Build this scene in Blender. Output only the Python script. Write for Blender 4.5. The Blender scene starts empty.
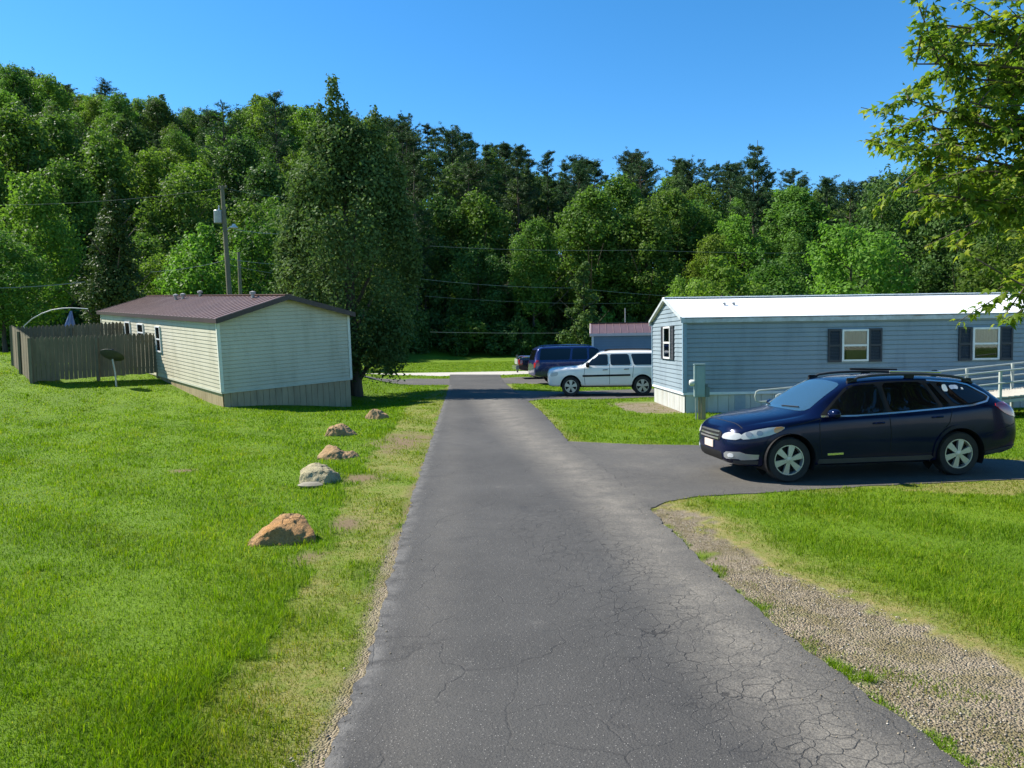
import bpy, bmesh, math, random
import numpy as np
from mathutils import Vector, Matrix
from mathutils.bvhtree import BVHTree
from mathutils.geometry import delaunay_2d_cdt
R = math.radians
rnd = random.Random(7)
nrg = np.random.default_rng(11)
scene = bpy.context.scene
C = scene.collection

# ------------------------------------------------------------------ camera
F = 745.0; CAMH = 2.05
CAM = Matrix.Translation((0, 0, CAMH)) @ Matrix.Rotation(R(90 - 3.3), 4, 'X') @ Matrix.Rotation(R(-0.9), 4, 'Z')
cd = bpy.data.cameras.new('camera'); cam = bpy.data.objects.new('camera', cd); C.objects.link(cam)
cam.matrix_world = CAM
cd.sensor_width = 36; cd.lens = F / 1024 * 36; cd.clip_end = 3000; cd.clip_start = 0.05
scene.camera = cam
def ray(px, py):
    return (CAM.to_3x3() @ Vector(((px - 512) / F, -(py - 384) / F, -1)))
def G(px, py, z=0.0):                       # survey helper: point of the ground plane seen at a photo pixel
    d = ray(px, py); t = (z - CAMH) / d.z
    return Vector((d.x * t, d.y * t, z))
def AT(px, py, Y):
    d = ray(px, py); t = Y / d.y
    return Vector((d.x * t, Y, CAMH + d.z * t))

# ------------------------------------------------------------------ object helpers
def tag(o, label=None, cat=None, group=None, kind=None):
    if label: o['label'] = label
    if cat: o['category'] = cat
    if group: o['group'] = group
    if kind: o['kind'] = kind
    return o
def empty(name, loc=(0, 0, 0), rz=0, label=None, cat=None, group=None):
    o = bpy.data.objects.new(name, None); C.objects.link(o)
    o.empty_display_size = .2
    o.location = loc; o.rotation_euler = (0, 0, rz)
    return tag(o, label, cat, group)
def link(name, me, parent=None):
    o = bpy.data.objects.new(name, me); C.objects.link(o)
    if parent: o.parent = parent
    return o
def np_mesh(name, v, polys, n, mat=None, smooth=False):
    """v (N,3), polys (M,n) fixed-size polygons"""
    me = bpy.data.meshes.new(name)
    v = np.ascontiguousarray(v, dtype=np.float32); polys = np.ascontiguousarray(polys, dtype=np.int32)
    me.vertices.add(len(v)); me.vertices.foreach_set('co', v.ravel())
    me.loops.add(polys.size); me.loops.foreach_set('vertex_index', polys.ravel())
    me.polygons.add(len(polys))
    me.polygons.foreach_set('loop_start', np.arange(0, polys.size, n, dtype=np.int32))
    me.polygons.foreach_set('loop_total', np.full(len(polys), n, dtype=np.int32))
    if smooth: me.polygons.foreach_set('use_smooth', np.ones(len(polys), dtype=bool))
    me.update(calc_edges=True)
    if mat: me.materials.append(mat)
    return me
def fattr(me, name, vals):
    a = me.attributes.new(name, 'FLOAT', 'POINT'); a.data.foreach_set('value', np.ascontiguousarray(vals, dtype=np.float32))

def GT(px, py):                             # where a pixel's ray meets the terrain
    d = ray(px, py); t = 5.0
    while t < 200:
        if CAMH + d.z * t <= gzf(d.x * t, d.y * t): break
        t += .05
    return Vector((d.x * t, d.y * t, gzf(d.x * t, d.y * t)))
class MB:
    def __init__(s): s.v = []; s.f = []
    def add(s, vs, fs, M=None):
        b = len(s.v)
        s.v += [tuple((M @ Vector(p)) if M else p) for p in vs]
        s.f += [tuple(b + i for i in f) for f in fs]
    def box(s, c, d, M=None):
        x, y, z = c; a, b, e = d[0] / 2, d[1] / 2, d[2] / 2
        vs = [(x + i * a, y + j * b, z + k * e) for i in (-1, 1) for j in (-1, 1) for k in (-1, 1)]
        s.add(vs, [(0, 1, 3, 2), (4, 6, 7, 5), (0, 4, 5, 1), (2, 3, 7, 6), (0, 2, 6, 4), (1, 5, 7, 3)], M)
    def tube(s, pts, r, n=8, cap=True):
        pts = [Vector(p) for p in pts]; k = len(pts)
        rs = r if isinstance(r, (list, tuple)) else [r] * k
        b = len(s.v); up = None
        for i, p in enumerate(pts):
            t = (pts[min(i + 1, k - 1)] - pts[max(i - 1, 0)]).normalized()
            if up is None: up = t.orthogonal().normalized()
            else:
                up = up - t * up.dot(t)
                up = up.normalized() if up.length > 1e-6 else t.orthogonal().normalized()
            w = t.cross(up)
            for j in range(n):
                a = 2 * math.pi * j / n
                s.v.append(tuple(p + (up * math.cos(a) + w * math.sin(a)) * rs[i]))
        for i in range(k - 1):
            for j in range(n):
                s.f.append((b + i * n + j, b + i * n + (j + 1) % n, b + (i + 1) * n + (j + 1) % n, b + (i + 1) * n + j))
        if cap:
            s.f.append(tuple(b + j for j in reversed(range(n)))); s.f.append(tuple(b + (k - 1) * n + j for j in range(n)))
    def lathe(s, prof, n=32, M=None):        # profile (r, h) revolved about local z
        b = len(s.v); k = len(prof)
        for i in range(n):
            a = 2 * math.pi * i / n
            for r, h in prof:
                p = Vector((r * math.cos(a), r * math.sin(a), h))
                s.v.append(tuple(M @ p if M else p))
        for i in range(n):
            for j in range(k - 1):
                s.f.append((b + i * k + j, b + ((i + 1) % n) * k + j, b + ((i + 1) % n) * k + j + 1, b + i * k + j + 1))
    def prism(s, poly, h0, h1, M=None):      # polygon (x,y) extruded in z
        n = len(poly)
        vs = [(x, y, h0) for x, y in poly] + [(x, y, h1) for x, y in poly]
        fs = [tuple(reversed(range(n))), tuple(range(n, 2 * n))] + [(i, (i + 1) % n, n + (i + 1) % n, n + i) for i in range(n)]
        s.add(vs, fs, M)
    def build(s, name, mat, parent=None, smooth=False, bevel=0, normals=True):
        me = bpy.data.meshes.new(name); me.from_pydata(s.v, [], s.f)
        bm = bmesh.new(); bm.from_mesh(me)
        if normals: bmesh.ops.recalc_face_normals(bm, faces=bm.faces)
        if bevel:
            bmesh.ops.bevel(bm, geom=[e for e in bm.edges if len(e.link_faces) == 2 and e.calc_face_angle(0) > .5], offset=bevel, segments=2, affect='EDGES', clamp_overlap=True)
        bm.to_mesh(me); bm.free()
        if smooth:
            me.polygons.foreach_set('use_smooth', np.ones(len(me.polygons), dtype=bool))
            try: me.set_sharp_from_angle(angle=R(38))
            except Exception: pass
        for m in (mat if isinstance(mat, (list, tuple)) else [mat]): me.materials.append(m)
        return link(name, me, parent)

def pip(poly, x, y):                          # vectorised point-in-polygon
    inside = np.zeros(np.shape(x), dtype=bool); n = len(poly)
    for i in range(n):
        x1, y1 = poly[i]; x2, y2 = poly[(i + 1) % n]
        if y1 == y2: continue
        c = ((y1 > y) != (y2 > y)) & (x < (x2 - x1) * (y - y1) / (y2 - y1) + x1)
        inside ^= c
    return inside
def segdist(pts, x, y):                       # distance to a polyline
    d = np.full(np.shape(x), 1e9)
    for (x1, y1), (x2, y2) in zip(pts[:-1], pts[1:]):
        dx, dy = x2 - x1, y2 - y1
        t = np.clip(((x - x1) * dx + (y - y1) * dy) / (dx * dx + dy * dy), 0, 1)
        d = np.minimum(d, np.hypot(x - x1 - t * dx, y - y1 - t * dy))
    return d
_ph = nrg.uniform(0, 6.28, (24,)); _dr = nrg.normal(size=(24, 3))
def wob(x, y, z=0, s=1.0):                    # cheap smooth noise, about -1..1
    r = 0
    for i in range(8):
        k = s * (1 + .35 * i)
        r = r + np.sin(k * (_dr[i, 0] * x + _dr[i, 1] * y + _dr[i, 2] * z) + _ph[i]) / (1 + .25 * i)
    return r / 2.6

# ------------------------------------------------------------------ materials
class NT:
    def __init__(s, name):
        s.m = bpy.data.materials.new(name); s.m.use_nodes = True
        s.t = s.m.node_tree; s.t.nodes.clear()
        s.out = s.n('ShaderNodeOutputMaterial')
    def n(s, kind, **kw):
        nd = s.t.nodes.new(kind)
        for k, v in kw.items():
            if k.startswith('i_'): nd.inputs[k[2:].replace('_', ' ')].default_value = v
            else: setattr(nd, k, v)
        return nd
    def l(s, a, b): s.t.links.new(a, b)
    def val(s, sock, v):
        if hasattr(v, 'node'): s.l(v, sock)
        else: sock.default_value = v
    def coord(s, kind='Object'):
        return s.n('ShaderNodeTexCoord').outputs[kind]
    def noise(s, scale, detail=4, rough=.6, vec=None, dist=0):
        nd = s.n('ShaderNodeTexNoise'); nd.inputs['Scale'].default_value = scale
        nd.inputs['Detail'].default_value = detail; nd.inputs['Roughness'].default_value = rough
        nd.inputs['Distortion'].default_value = dist
        if vec is not None: s.l(vec, nd.inputs['Vector'])
        return nd.outputs['Fac']
    def scalev(s, vec, sc):
        nd = s.n('ShaderNodeMapping'); s.l(vec, nd.inputs['Vector']); nd.inputs['Scale'].default_value = sc
        return nd.outputs[0]
    def ramp(s, fac, stops):
        nd = s.n('ShaderNodeValToRGB'); s.l(fac, nd.inputs[0])
        el = nd.color_ramp.elements
        while len(el) < len(stops): el.new(.5)
        for e, (p, c) in zip(el, stops):
            e.position = p; e.color = (c, c, c, 1) if isinstance(c, (int, float)) else (*c, 1)
        return nd.outputs[0]
    def mix(s, fac, a, b, mode='MIX'):
        nd = s.n('ShaderNodeMix', data_type='RGBA', blend_type=mode)
        for sock, v in ((nd.inputs[0], fac), (nd.inputs[6], a), (nd.inputs[7], b)):
            if hasattr(v, 'node'): s.l(v, sock)
            elif isinstance(v, (int, float)): sock.default_value = v
            else: sock.default_value = (*v, 1)
        return nd.outputs[2]
    def math(s, op, a, b=0.0, clamp=False):
        nd = s.n('ShaderNodeMath', operation=op, use_clamp=clamp)
        s.val(nd.inputs[0], a); s.val(nd.inputs[1], b)
        return nd.outputs[0]
    def attr(s, name):
        return s.n('ShaderNodeAttribute', attribute_name=name).outputs['Fac']
    def bump(s, h, strength=.4, dist=.02):
        nd = s.n('ShaderNodeBump'); s.l(h, nd.inputs['Height'])
        nd.inputs['Strength'].default_value = strength; nd.inputs['Distance'].default_value = dist
        return nd.outputs[0]
    def bsdf(s, col, rough=.7, metal=0, spec=.5, normal=None, coat=0, coat_rough=.03):
        b = s.n('ShaderNodeBsdfPrincipled')
        if hasattr(col, 'node'): s.l(col, b.inputs['Base Color'])
        else: b.inputs['Base Color'].default_value = (*col, 1)
        s.val(b.inputs['Roughness'], rough); b.inputs['Metallic'].default_value = metal
        b.inputs['Specular IOR Level'].default_value = spec
        b.inputs['Coat Weight'].default_value = coat; b.inputs['Coat Roughness'].default_value = coat_rough
        if normal is not None: s.l(normal, b.inputs['Normal'])
        return b
    def done(s, shader):
        s.l(shader.outputs[0] if hasattr(shader, 'outputs') else shader, s.out.inputs[0]); return s.m

def simple(name, a, b=None, scale=6, rough=.6, metal=0, spec=.5, bscale=0, bstr=.2, coat=0, stretch=None, bdist=.01):
    n = NT(name); co = n.coord()
    if stretch: co = n.scalev(co, stretch)
    col = a
    if b: col = n.mix(n.ramp(n.noise(scale, 6, .65, co), [(.35, 0.), (.68, 1.)]), a, b)
    nm = n.bump(n.noise(bscale, 5, .6, co), bstr, bdist) if bscale else None
    return n.done(n.bsdf(col, rough, metal, spec, nm, coat))

def leafmat(name, ca, cb, tip=None, trans=.45, rough=.55, var=.25, scale=.6):
    """foliage: diffuse + translucent leaf, natural hue variation by clump, per leaf and per tree"""
    n = NT(name); co = n.coord()
    c = n.mix(n.ramp(n.noise(scale, 3, .6, co), [(.35, 0.), (.65, 1.)]), ca, cb)
    t = n.attr('tint')
    hs = n.n('ShaderNodeHueSaturation'); n.l(c, hs.inputs['Color'])
    oi = n.n('ShaderNodeObjectInfo')
    n.l(n.math('ADD', n.math('MULTIPLY', n.math('ADD', t, oi.outputs['Random']), var), 1 - var), hs.inputs['Value'])
    n.l(n.math('ADD', n.math('MULTIPLY', oi.outputs['Random'], .035), .483), hs.inputs['Hue'])
    col = hs.outputs[0]
    if tip: col = n.mix(n.attr('young'), col, tip)
    b = n.bsdf(col, rough, 0, .10 if rough < .6 else .06)
    tr = n.n('ShaderNodeBsdfTranslucent')
    n.l(n.mix(1.0, col, (1.12, 1.28, .65), 'MULTIPLY'), tr.inputs['Color'])
    ms = n.n('ShaderNodeMixShader'); ms.inputs[0].default_value = trans
    n.l(b.outputs[0], ms.inputs[1]); n.l(tr.outputs[0], ms.inputs[2])
    return n.done(ms)

def glassmat(name, tint=(.02, .025, .03), clear=.35, rough=.02):
    """dark window glass: part see-through, part mirror"""
    n = NT(name)
    b = n.bsdf(tint, rough, 0, .6)
    t = n.n('ShaderNodeBsdfTransparent'); t.inputs[0].default_value = (.75, .8, .8, 1)
    g = n.n('ShaderNodeBsdfGlossy'); g.inputs['Roughness'].default_value = rough
    f = n.n('ShaderNodeFresnel'); f.inputs[0].default_value = 1.5
    m1 = n.n('ShaderNodeMixShader'); n.l(f.outputs[0], m1.inputs[0]); n.l(t.outputs[0], m1.inputs[1]); n.l(g.outputs[0], m1.inputs[2])
    m2 = n.n('ShaderNodeMixShader'); m2.inputs[0].default_value = clear
    n.l(b.outputs[0], m2.inputs[1]); n.l(m1.outputs[0], m2.inputs[2])
    return n.done(m2)
# ------------------------------------------------------------------ daylight
SUN = Vector((-.84, .27, .90)).normalized()
el = math.asin(SUN.z); az = math.atan2(SUN.x, SUN.y)
w = bpy.data.worlds.new('World'); scene.world = w; w.use_nodes = True
nt = w.node_tree; nt.nodes.clear()
sky = nt.nodes.new('ShaderNodeTexSky'); sky.sky_type = 'NISHITA'; sky.sun_disc = False
sky.sun_elevation = el; sky.sun_rotation = az
sky.altitude = 1500; sky.air_density = 1.0; sky.dust_density = 0.25; sky.ozone_density = 4.5
hsv = nt.nodes.new('ShaderNodeHueSaturation'); hsv.inputs['Saturation'].default_value = 1.25; hsv.inputs['Hue'].default_value = .494
bg = nt.nodes.new('ShaderNodeBackground'); bg.inputs[1].default_value = .105
ow = nt.nodes.new('ShaderNodeOutputWorld')
nt.links.new(sky.outputs[0], hsv.inputs['Color']); nt.links.new(hsv.outputs[0], bg.inputs[0]); nt.links.new(bg.outputs[0], ow.inputs[0])
ld = bpy.data.lights.new('sun', 'SUN'); ld.energy = 5.0; ld.angle = R(.53); ld.color = (1, .95, .86)
lo = bpy.data.objects.new('sun', ld); C.objects.link(lo)
lo.rotation_euler = (-SUN).to_track_quat('-Z', 'Y').to_euler(); lo.location = (-30, 20, 60)
vs = scene.view_settings
scene.display_settings.display_device = 'sRGB'
vs.view_transform = 'Standard'; vs.look = 'None'; vs.exposure = 1.12; vs.gamma = 1
scene.render.engine = 'CYCLES'
cy = scene.cycles
cy.max_bounces = 7; cy.diffuse_bounces = 3; cy.glossy_bounces = 3; cy.transmission_bounces = 4; cy.transparent_max_bounces = 8
cy.use_denoising = True
cy.sample_clamp_indirect = 6
# ------------------------------------------------------------------ terrain
def sstep(a, b, x):
    t = np.clip((x - a) / (b - a), 0, 1); return t * t * (3 - 2 * t)
def gz(x, y):
    x = np.asarray(x, dtype=float); y = np.asarray(y, dtype=float)
    u = -.645 * (x + 9.5) + .764 * (y - 24.4)
    u = np.minimum(u, 16 + 0 * u)
    s = .5 * (u - 1 + np.sqrt((u - 1) ** 2 + 1.5))
    z = .121 * s * sstep(-5.0, -9.5, x) * (1 - sstep(35, 43, y) * sstep(-17, -11, x)) * (1 - sstep(50, 80, y))
    z = z - .30 * np.exp(-((x + 5.6) / 2.2) ** 2 - ((y - 28.5) / 4.5) ** 2)
    # wooded ridge behind the clearing
    y0 = np.interp(x, [-160, -60, -25, -5, 200], [58, 62, 78, 90, 92])
    sl = np.interp(x, [-170, -100, -55, -16, 18, 48, 70, 140], [.70, .64, .50, .42, .29, .24, .17, .12])
    d = y - y0
    hs = .5 * (d + np.sqrt(d * d + 60)) - 1.2
    hs = np.where(d < -25, 0, np.maximum(hs, 0))
    hs = 95 * (1 - np.exp(-hs / 95))
    z = z + sl * hs * 1.25
    return z
def gzf(x, y): return float(gz(x, y))
def P2(pts): return [tuple(G(a, b)[:2]) for a, b in pts]

# surveyed outlines (photo pixels -> metres on the ground)
ROAD_L = P2([(300, 812), (320, 768), (345, 715), (366, 670), (384, 602), (404, 526), (415, 488), (431.6, 440), (444.5, 400), (449.5, 385)])
ROAD_R = P2([(501, 377.5), (504, 382.5), (515, 391), (527, 400.6), (542, 412.4), (570, 443), (610, 474), (648, 507.6), (709.5, 568.7), (777.5, 627.6), (850, 682), (904, 723), (958.7, 763), (1010, 806)])
d0 = Vector(ROAD_L[1]) - Vector(ROAD_L[0]); d1 = Vector(ROAD_R[-1]) - Vector(ROAD_R[-2])
far = P2([(450, 374.6), (500, 374.6)])
ROAD = [(-2.0, -30)] + [(-1.25, 1.2)] + ROAD_L + far + ROAD_R + [(2.3, 1.2), (3.0, -30)]
DRIVE = P2([(560, 441), (640, 444.5), (705, 445.5), (800, 449), (1000, 459.5), (1045, 462)]) + [(9.2, 10.7)] + P2([(1040, 478.5), (1000, 480), (877, 485.5), (760, 493), (700, 496), (668, 501), (648, 508.6), (628, 500)])
SUVDRIVE = P2([(515, 400), (527, 401.2), (545, 399.0), (600, 399.2)]) + [(6.5, 26.6), (10.5, 26.6), (10.5, 30.6), (6, 30.6)] + P2([(560, 391.8), (530, 391.0), (516, 390.4), (500, 393)])
BLUEDRIVE = P2([(495, 384), (506, 383.5), (530, 384.0), (600, 384.8)]) + [(9, 34.3), (9, 39.6)] + P2([(560, 377), (520, 377), (503, 378), (492, 379)])
CROSS = P2([(452, 386.2), (449, 385), (400, 384.4), (359, 384.4), (300, 385)]) + P2([(300, 379.5), (361, 378.6), (447, 378.8), (456, 378.8)])
PATH = P2([(360, 373.6), (387, 373.3), (450, 372.4), (518, 371.2), (545, 370.8), (545, 373.2), (500, 374.9), (440, 376), (400, 375)])
SHOULDER = P2([(650, 509), (668, 506), (690, 516), (709.5, 528), (764, 564), (832, 591), (904, 618), (945, 641), (995, 664), (1040, 692)]) + [(4.6, 2.5), (4.9, -12), (2.0, -12), (2.1, 1.2)] + list(reversed(P2([(648, 507.6), (709.5, 568.7), (777.5, 627.6), (850, 682), (904, 723), (958.7, 763), (1010, 806)])))
STRIP_IN = P2([(408, 400), (403, 412), (388, 437), (368.6, 461.7), (350, 491), (322, 555), (291, 618), (234, 669), (207, 689), (195, 755), (180, 800)])
STRIP = STRIP_IN + [(-2.6, -12), (-1.6, -12)] + ROAD_L
GRAVELPATCH = P2([(612, 403), (640, 401), (656, 402), (690, 413), (668, 413.5), (636, 412.5), (618, 408)])
DRYPATCH = P2([(895, 489), (960, 480), (1040, 478), (1040, 492), (980, 494)])
BARE = [(G(402, 441), .75, 1.9), (G(362, 478), .5, .5), (G(305, 556), .22, .25), (G(186, 470), .3, .2), (G(345, 525), .25, .5)]

def dry_mask(x, y):
    m = np.zeros(np.shape(x))
    wx = x + .12 * wob(x, y, 0, 3.0) + .06 * wob(x, y, 5, 9.0); wy = y + .2 * wob(x, y, 9, 2.5)
    ins = pip(STRIP, wx, wy)
    m = np.where(ins, .52 + .32 * wob(x, y, 3, 2.2), 0)
    m = np.where(pip(DRYPATCH, wx, wy), .8, m)
    d = segdist(SHOULDER[1:10], wx, wy)                       # browned fringe of the lawn beside the gravel
    m = np.maximum(m, np.clip(1.15 - d / .55, 0, 1) * (y > 3))
    for pl in (DRIVE, SUVDRIVE, BLUEDRIVE):
        d = segdist(pl + pl[:1], wx, wy); m = np.maximum(m, np.clip(.75 - d / .35, 0, 1) * .7)
    d = segdist(ROAD_R[:7], wx, wy); m = np.maximum(m, np.clip(.8 - d / .5, 0, 1) * .8)
    return np.clip(m, 0, 1)
def bare_mask(x, y):
    m = np.zeros(np.shape(x))
    for c, a, b in BARE:
        m = np.maximum(m, np.clip(1.15 - np.hypot((x - c.x) / a, (y - c.y) / b) + .35 * wob(x, y, 1, 5), 0, 1))
    d = segdist(ROAD_L, x, y)
    m = np.maximum(m, np.clip(1 - d / (.10 + .05 * wob(x, y, 2, 4)), 0, 1) * .9)
    return m
def gravel_mask(x, y):
    wx = x + .17 * wob(x, y, 0, 3.0) + .12 * wob(x, y, 5, 11.0); wy = y + .25 * wob(x, y, 9, 3.5) + .08 * wob(x, y, 3, 23)
    m = pip(SHOULDER, wx, wy).astype(float)
    m = np.maximum(m, pip(GRAVELPATCH, wx, wy) * 1.0)
    d = segdist(ROAD_L[:6], x, y)
    m = np.maximum(m, np.clip(1.2 - d / (.13 + .07 * wob(x, y, 2, 3)), 0, 1) * (y < 9))
    return m

def axis(lo, hi, flo, fhi, step, grow=1.16):
    a = list(np.arange(flo, fhi + 1e-6, step)); d = step; v = a[-1]
    while v < hi: d *= grow; v += min(d, 14); a.append(v)
    d = step; v = a[0]; b = []
    while v > lo: d *= grow; v -= min(d, 14); b.append(v)
    return np.array(b[::-1] + a)
gx = axis(-330, 330, -9, 9, .11); gy = axis(-60, 420, 2.6, 17, .11)
XX, YY = np.meshgrid(gx, gy)
ZZ = gz(XX, YY)
lump = .002 * wob(XX, YY, 0, 2.1) + .002 * wob(XX, YY, 4, .7)
vv = np.stack([XX, YY, ZZ + lump * (YY < 60) - .006], -1).reshape(-1, 3)
nx, ny = len(gx), len(gy)
ii = (np.arange(ny - 1)[:, None] * nx + np.arange(nx - 1)[None]).ravel()
q = np.stack([ii, ii + 1, ii + nx + 1, ii + nx], -1)

n = NT('ground_lawn_soil'); co = n.coord()
green = n.mix(n.ramp(n.noise(.55, 6, .65, co), [(.35, 0.), (.65, 1.)]), (.080, .145, .004), (.115, .195, .006))
fine = n.noise(38, 5, .75, co)
green = n.mix(n.ramp(fine, [(.3, 0.), (.7, 1.)]), n.mix(1, green, (.45, .5, .45), 'MULTIPLY'), n.mix(1, green, (1.35, 1.3, 1.2), 'MULTIPLY'))
dryc = n.mix(n.ramp(n.noise(7, 6, .7, co), [(.35, 0.), (.62, 1.)]), (.115, .145, .022), (.24, .19, .075))
dm = n.math('MULTIPLY', n.attr('dry'), n.math('ADD', n.math('MULTIPLY', n.noise(9, 5, .7, co), 1.3), .35), True)
col = n.mix(dm, green, dryc)
soil = n.mix(n.noise(30, 5, .7, co), (.085, .06, .030), (.205, .150, .082))
col = n.mix(n.math('MULTIPLY', n.attr('bare'), n.math('ADD', n.math('MULTIPLY', n.noise(14, 5, .7, co), 1.8), .2), True), col, soil)
vor = n.n('ShaderNodeTexVoronoi'); vor.inputs['Scale'].default_value = 66; n.l(co, vor.inputs['Vector'])
vor2 = n.n('ShaderNodeTexVoronoi'); vor2.inputs['Scale'].default_value = 95; n.l(co, vor2.inputs['Vector'])
peb = n.mix(n.ramp(vor.outputs['Color'], [(.15, 0.), (.85, 1.)]), (.155, .12, .075), (.34, .28, .195))
peb = n.mix(n.ramp(vor2.outputs['Color'], [(.2, 0.), (.8, .7)]), peb, (.22, .18, .12))
peb = n.mix(n.ramp(n.noise(2.6, 6, .75, co), [(.46, 0.), (.60, .9)]), peb, n.mix(n.noise(25, 4, .7, co), (.10, .085, .04), (.23, .185, .09)))
col = n.mix(n.math('MULTIPLY', n.attr('gravel'), n.math('ADD', n.math('MULTIPLY', n.noise(6, 5, .7, co), 1.6), .25), True), col, peb)
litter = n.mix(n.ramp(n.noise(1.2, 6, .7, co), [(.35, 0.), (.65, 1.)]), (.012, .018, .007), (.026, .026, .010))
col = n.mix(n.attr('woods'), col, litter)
hgt = n.math('ADD', n.math('MULTIPLY', fine, .6), n.math('MULTIPLY', vor.outputs['Distance'], n.math('MULTIPLY', n.attr('gravel'), -1.2)))
gm = n.done(n.bsdf(col, .9, 0, .2, n.bump(hgt, .8, .03)))
me = np_mesh('ground', vv, q, 4, gm, True)
x, y = vv[:, 0], vv[:, 1]
fattr(me, 'dry', dry_mask(x, y)); fattr(me, 'bare', bare_mask(x, y)); fattr(me, 'gravel', gravel_mask(x, y))
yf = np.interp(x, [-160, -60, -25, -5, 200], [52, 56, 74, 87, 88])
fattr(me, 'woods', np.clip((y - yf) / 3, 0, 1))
tag(link('ground', me), kind='structure')

# ------------------------------------------------------------------ asphalt
def sheet(name, poly, dz, mat, jag=.02, step=1.0, edge=.12, keep=None):
    pts = []
    m = len(poly)
    for i in range(m):
        a, b = Vector(poly[i]), Vector(poly[(i + 1) % m]); L = (b - a).length
        k = max(1, min(400, int(L / edge)))
        nrm = Vector((b.y - a.y, a.x - b.x)).normalized() if L > 1e-6 else Vector((0, 0))
        for j in range(k):
            p = a.lerp(b, j / k)
            o = jag * (float(wob(p.x, p.y, 0, 5)) + .9 * float(wob(p.x, p.y, 3, 19)) + .5 * float(wob(p.x, p.y, 7, 47)))
            pts.append(p + nrm * o)
    n0 = len(pts)
    xs = [p.x for p in pts]; ys = [p.y for p in pts]
    gxs = np.arange(min(xs), max(xs), step); gys = np.arange(min(ys), max(ys), step)
    if len(gxs) and len(gys):
        A, B = np.meshgrid(gxs, gys); A, B = A.ravel() + .013, B.ravel() + .017
        ok = pip([tuple(p) for p in pts], A, B)
        bd = segdist([tuple(p) for p in pts] + [tuple(pts[0])], A[ok], B[ok]) > step * .3
        ins = [Vector((a, b)) for a, b, k in zip(A[ok], B[ok], bd) if k]
    else: ins = []
    vo, eo, fo, *_ = delaunay_2d_cdt(pts + ins, [(i, (i + 1) % n0) for i in range(n0)], [], 1, 1e-5)
    bm = bmesh.new()
    bv = [bm.verts.new((p.x, p.y, gzf(p.x, p.y) + dz)) for p in vo]
    for f in fo:
        try: bm.faces.new([bv[i] for i in f])
        except ValueError: pass
    bmesh.ops.recalc_face_normals(bm, faces=bm.faces)
    if bm.faces and sum(f.normal.z for f in bm.faces) < 0: bmesh.ops.reverse_faces(bm, faces=bm.faces)
    r = bmesh.ops.extrude_edge_only(bm, edges=[e for e in bm.edges if e.is_boundary])
    for v in r['geom']:
        if isinstance(v, bmesh.types.BMVert): v.co.z -= .06
    me = bpy.data.meshes.new(name); bm.to_mesh(me); bm.free(); me.materials.append(mat)
    return tag(link(name, me), kind='structure')

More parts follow.
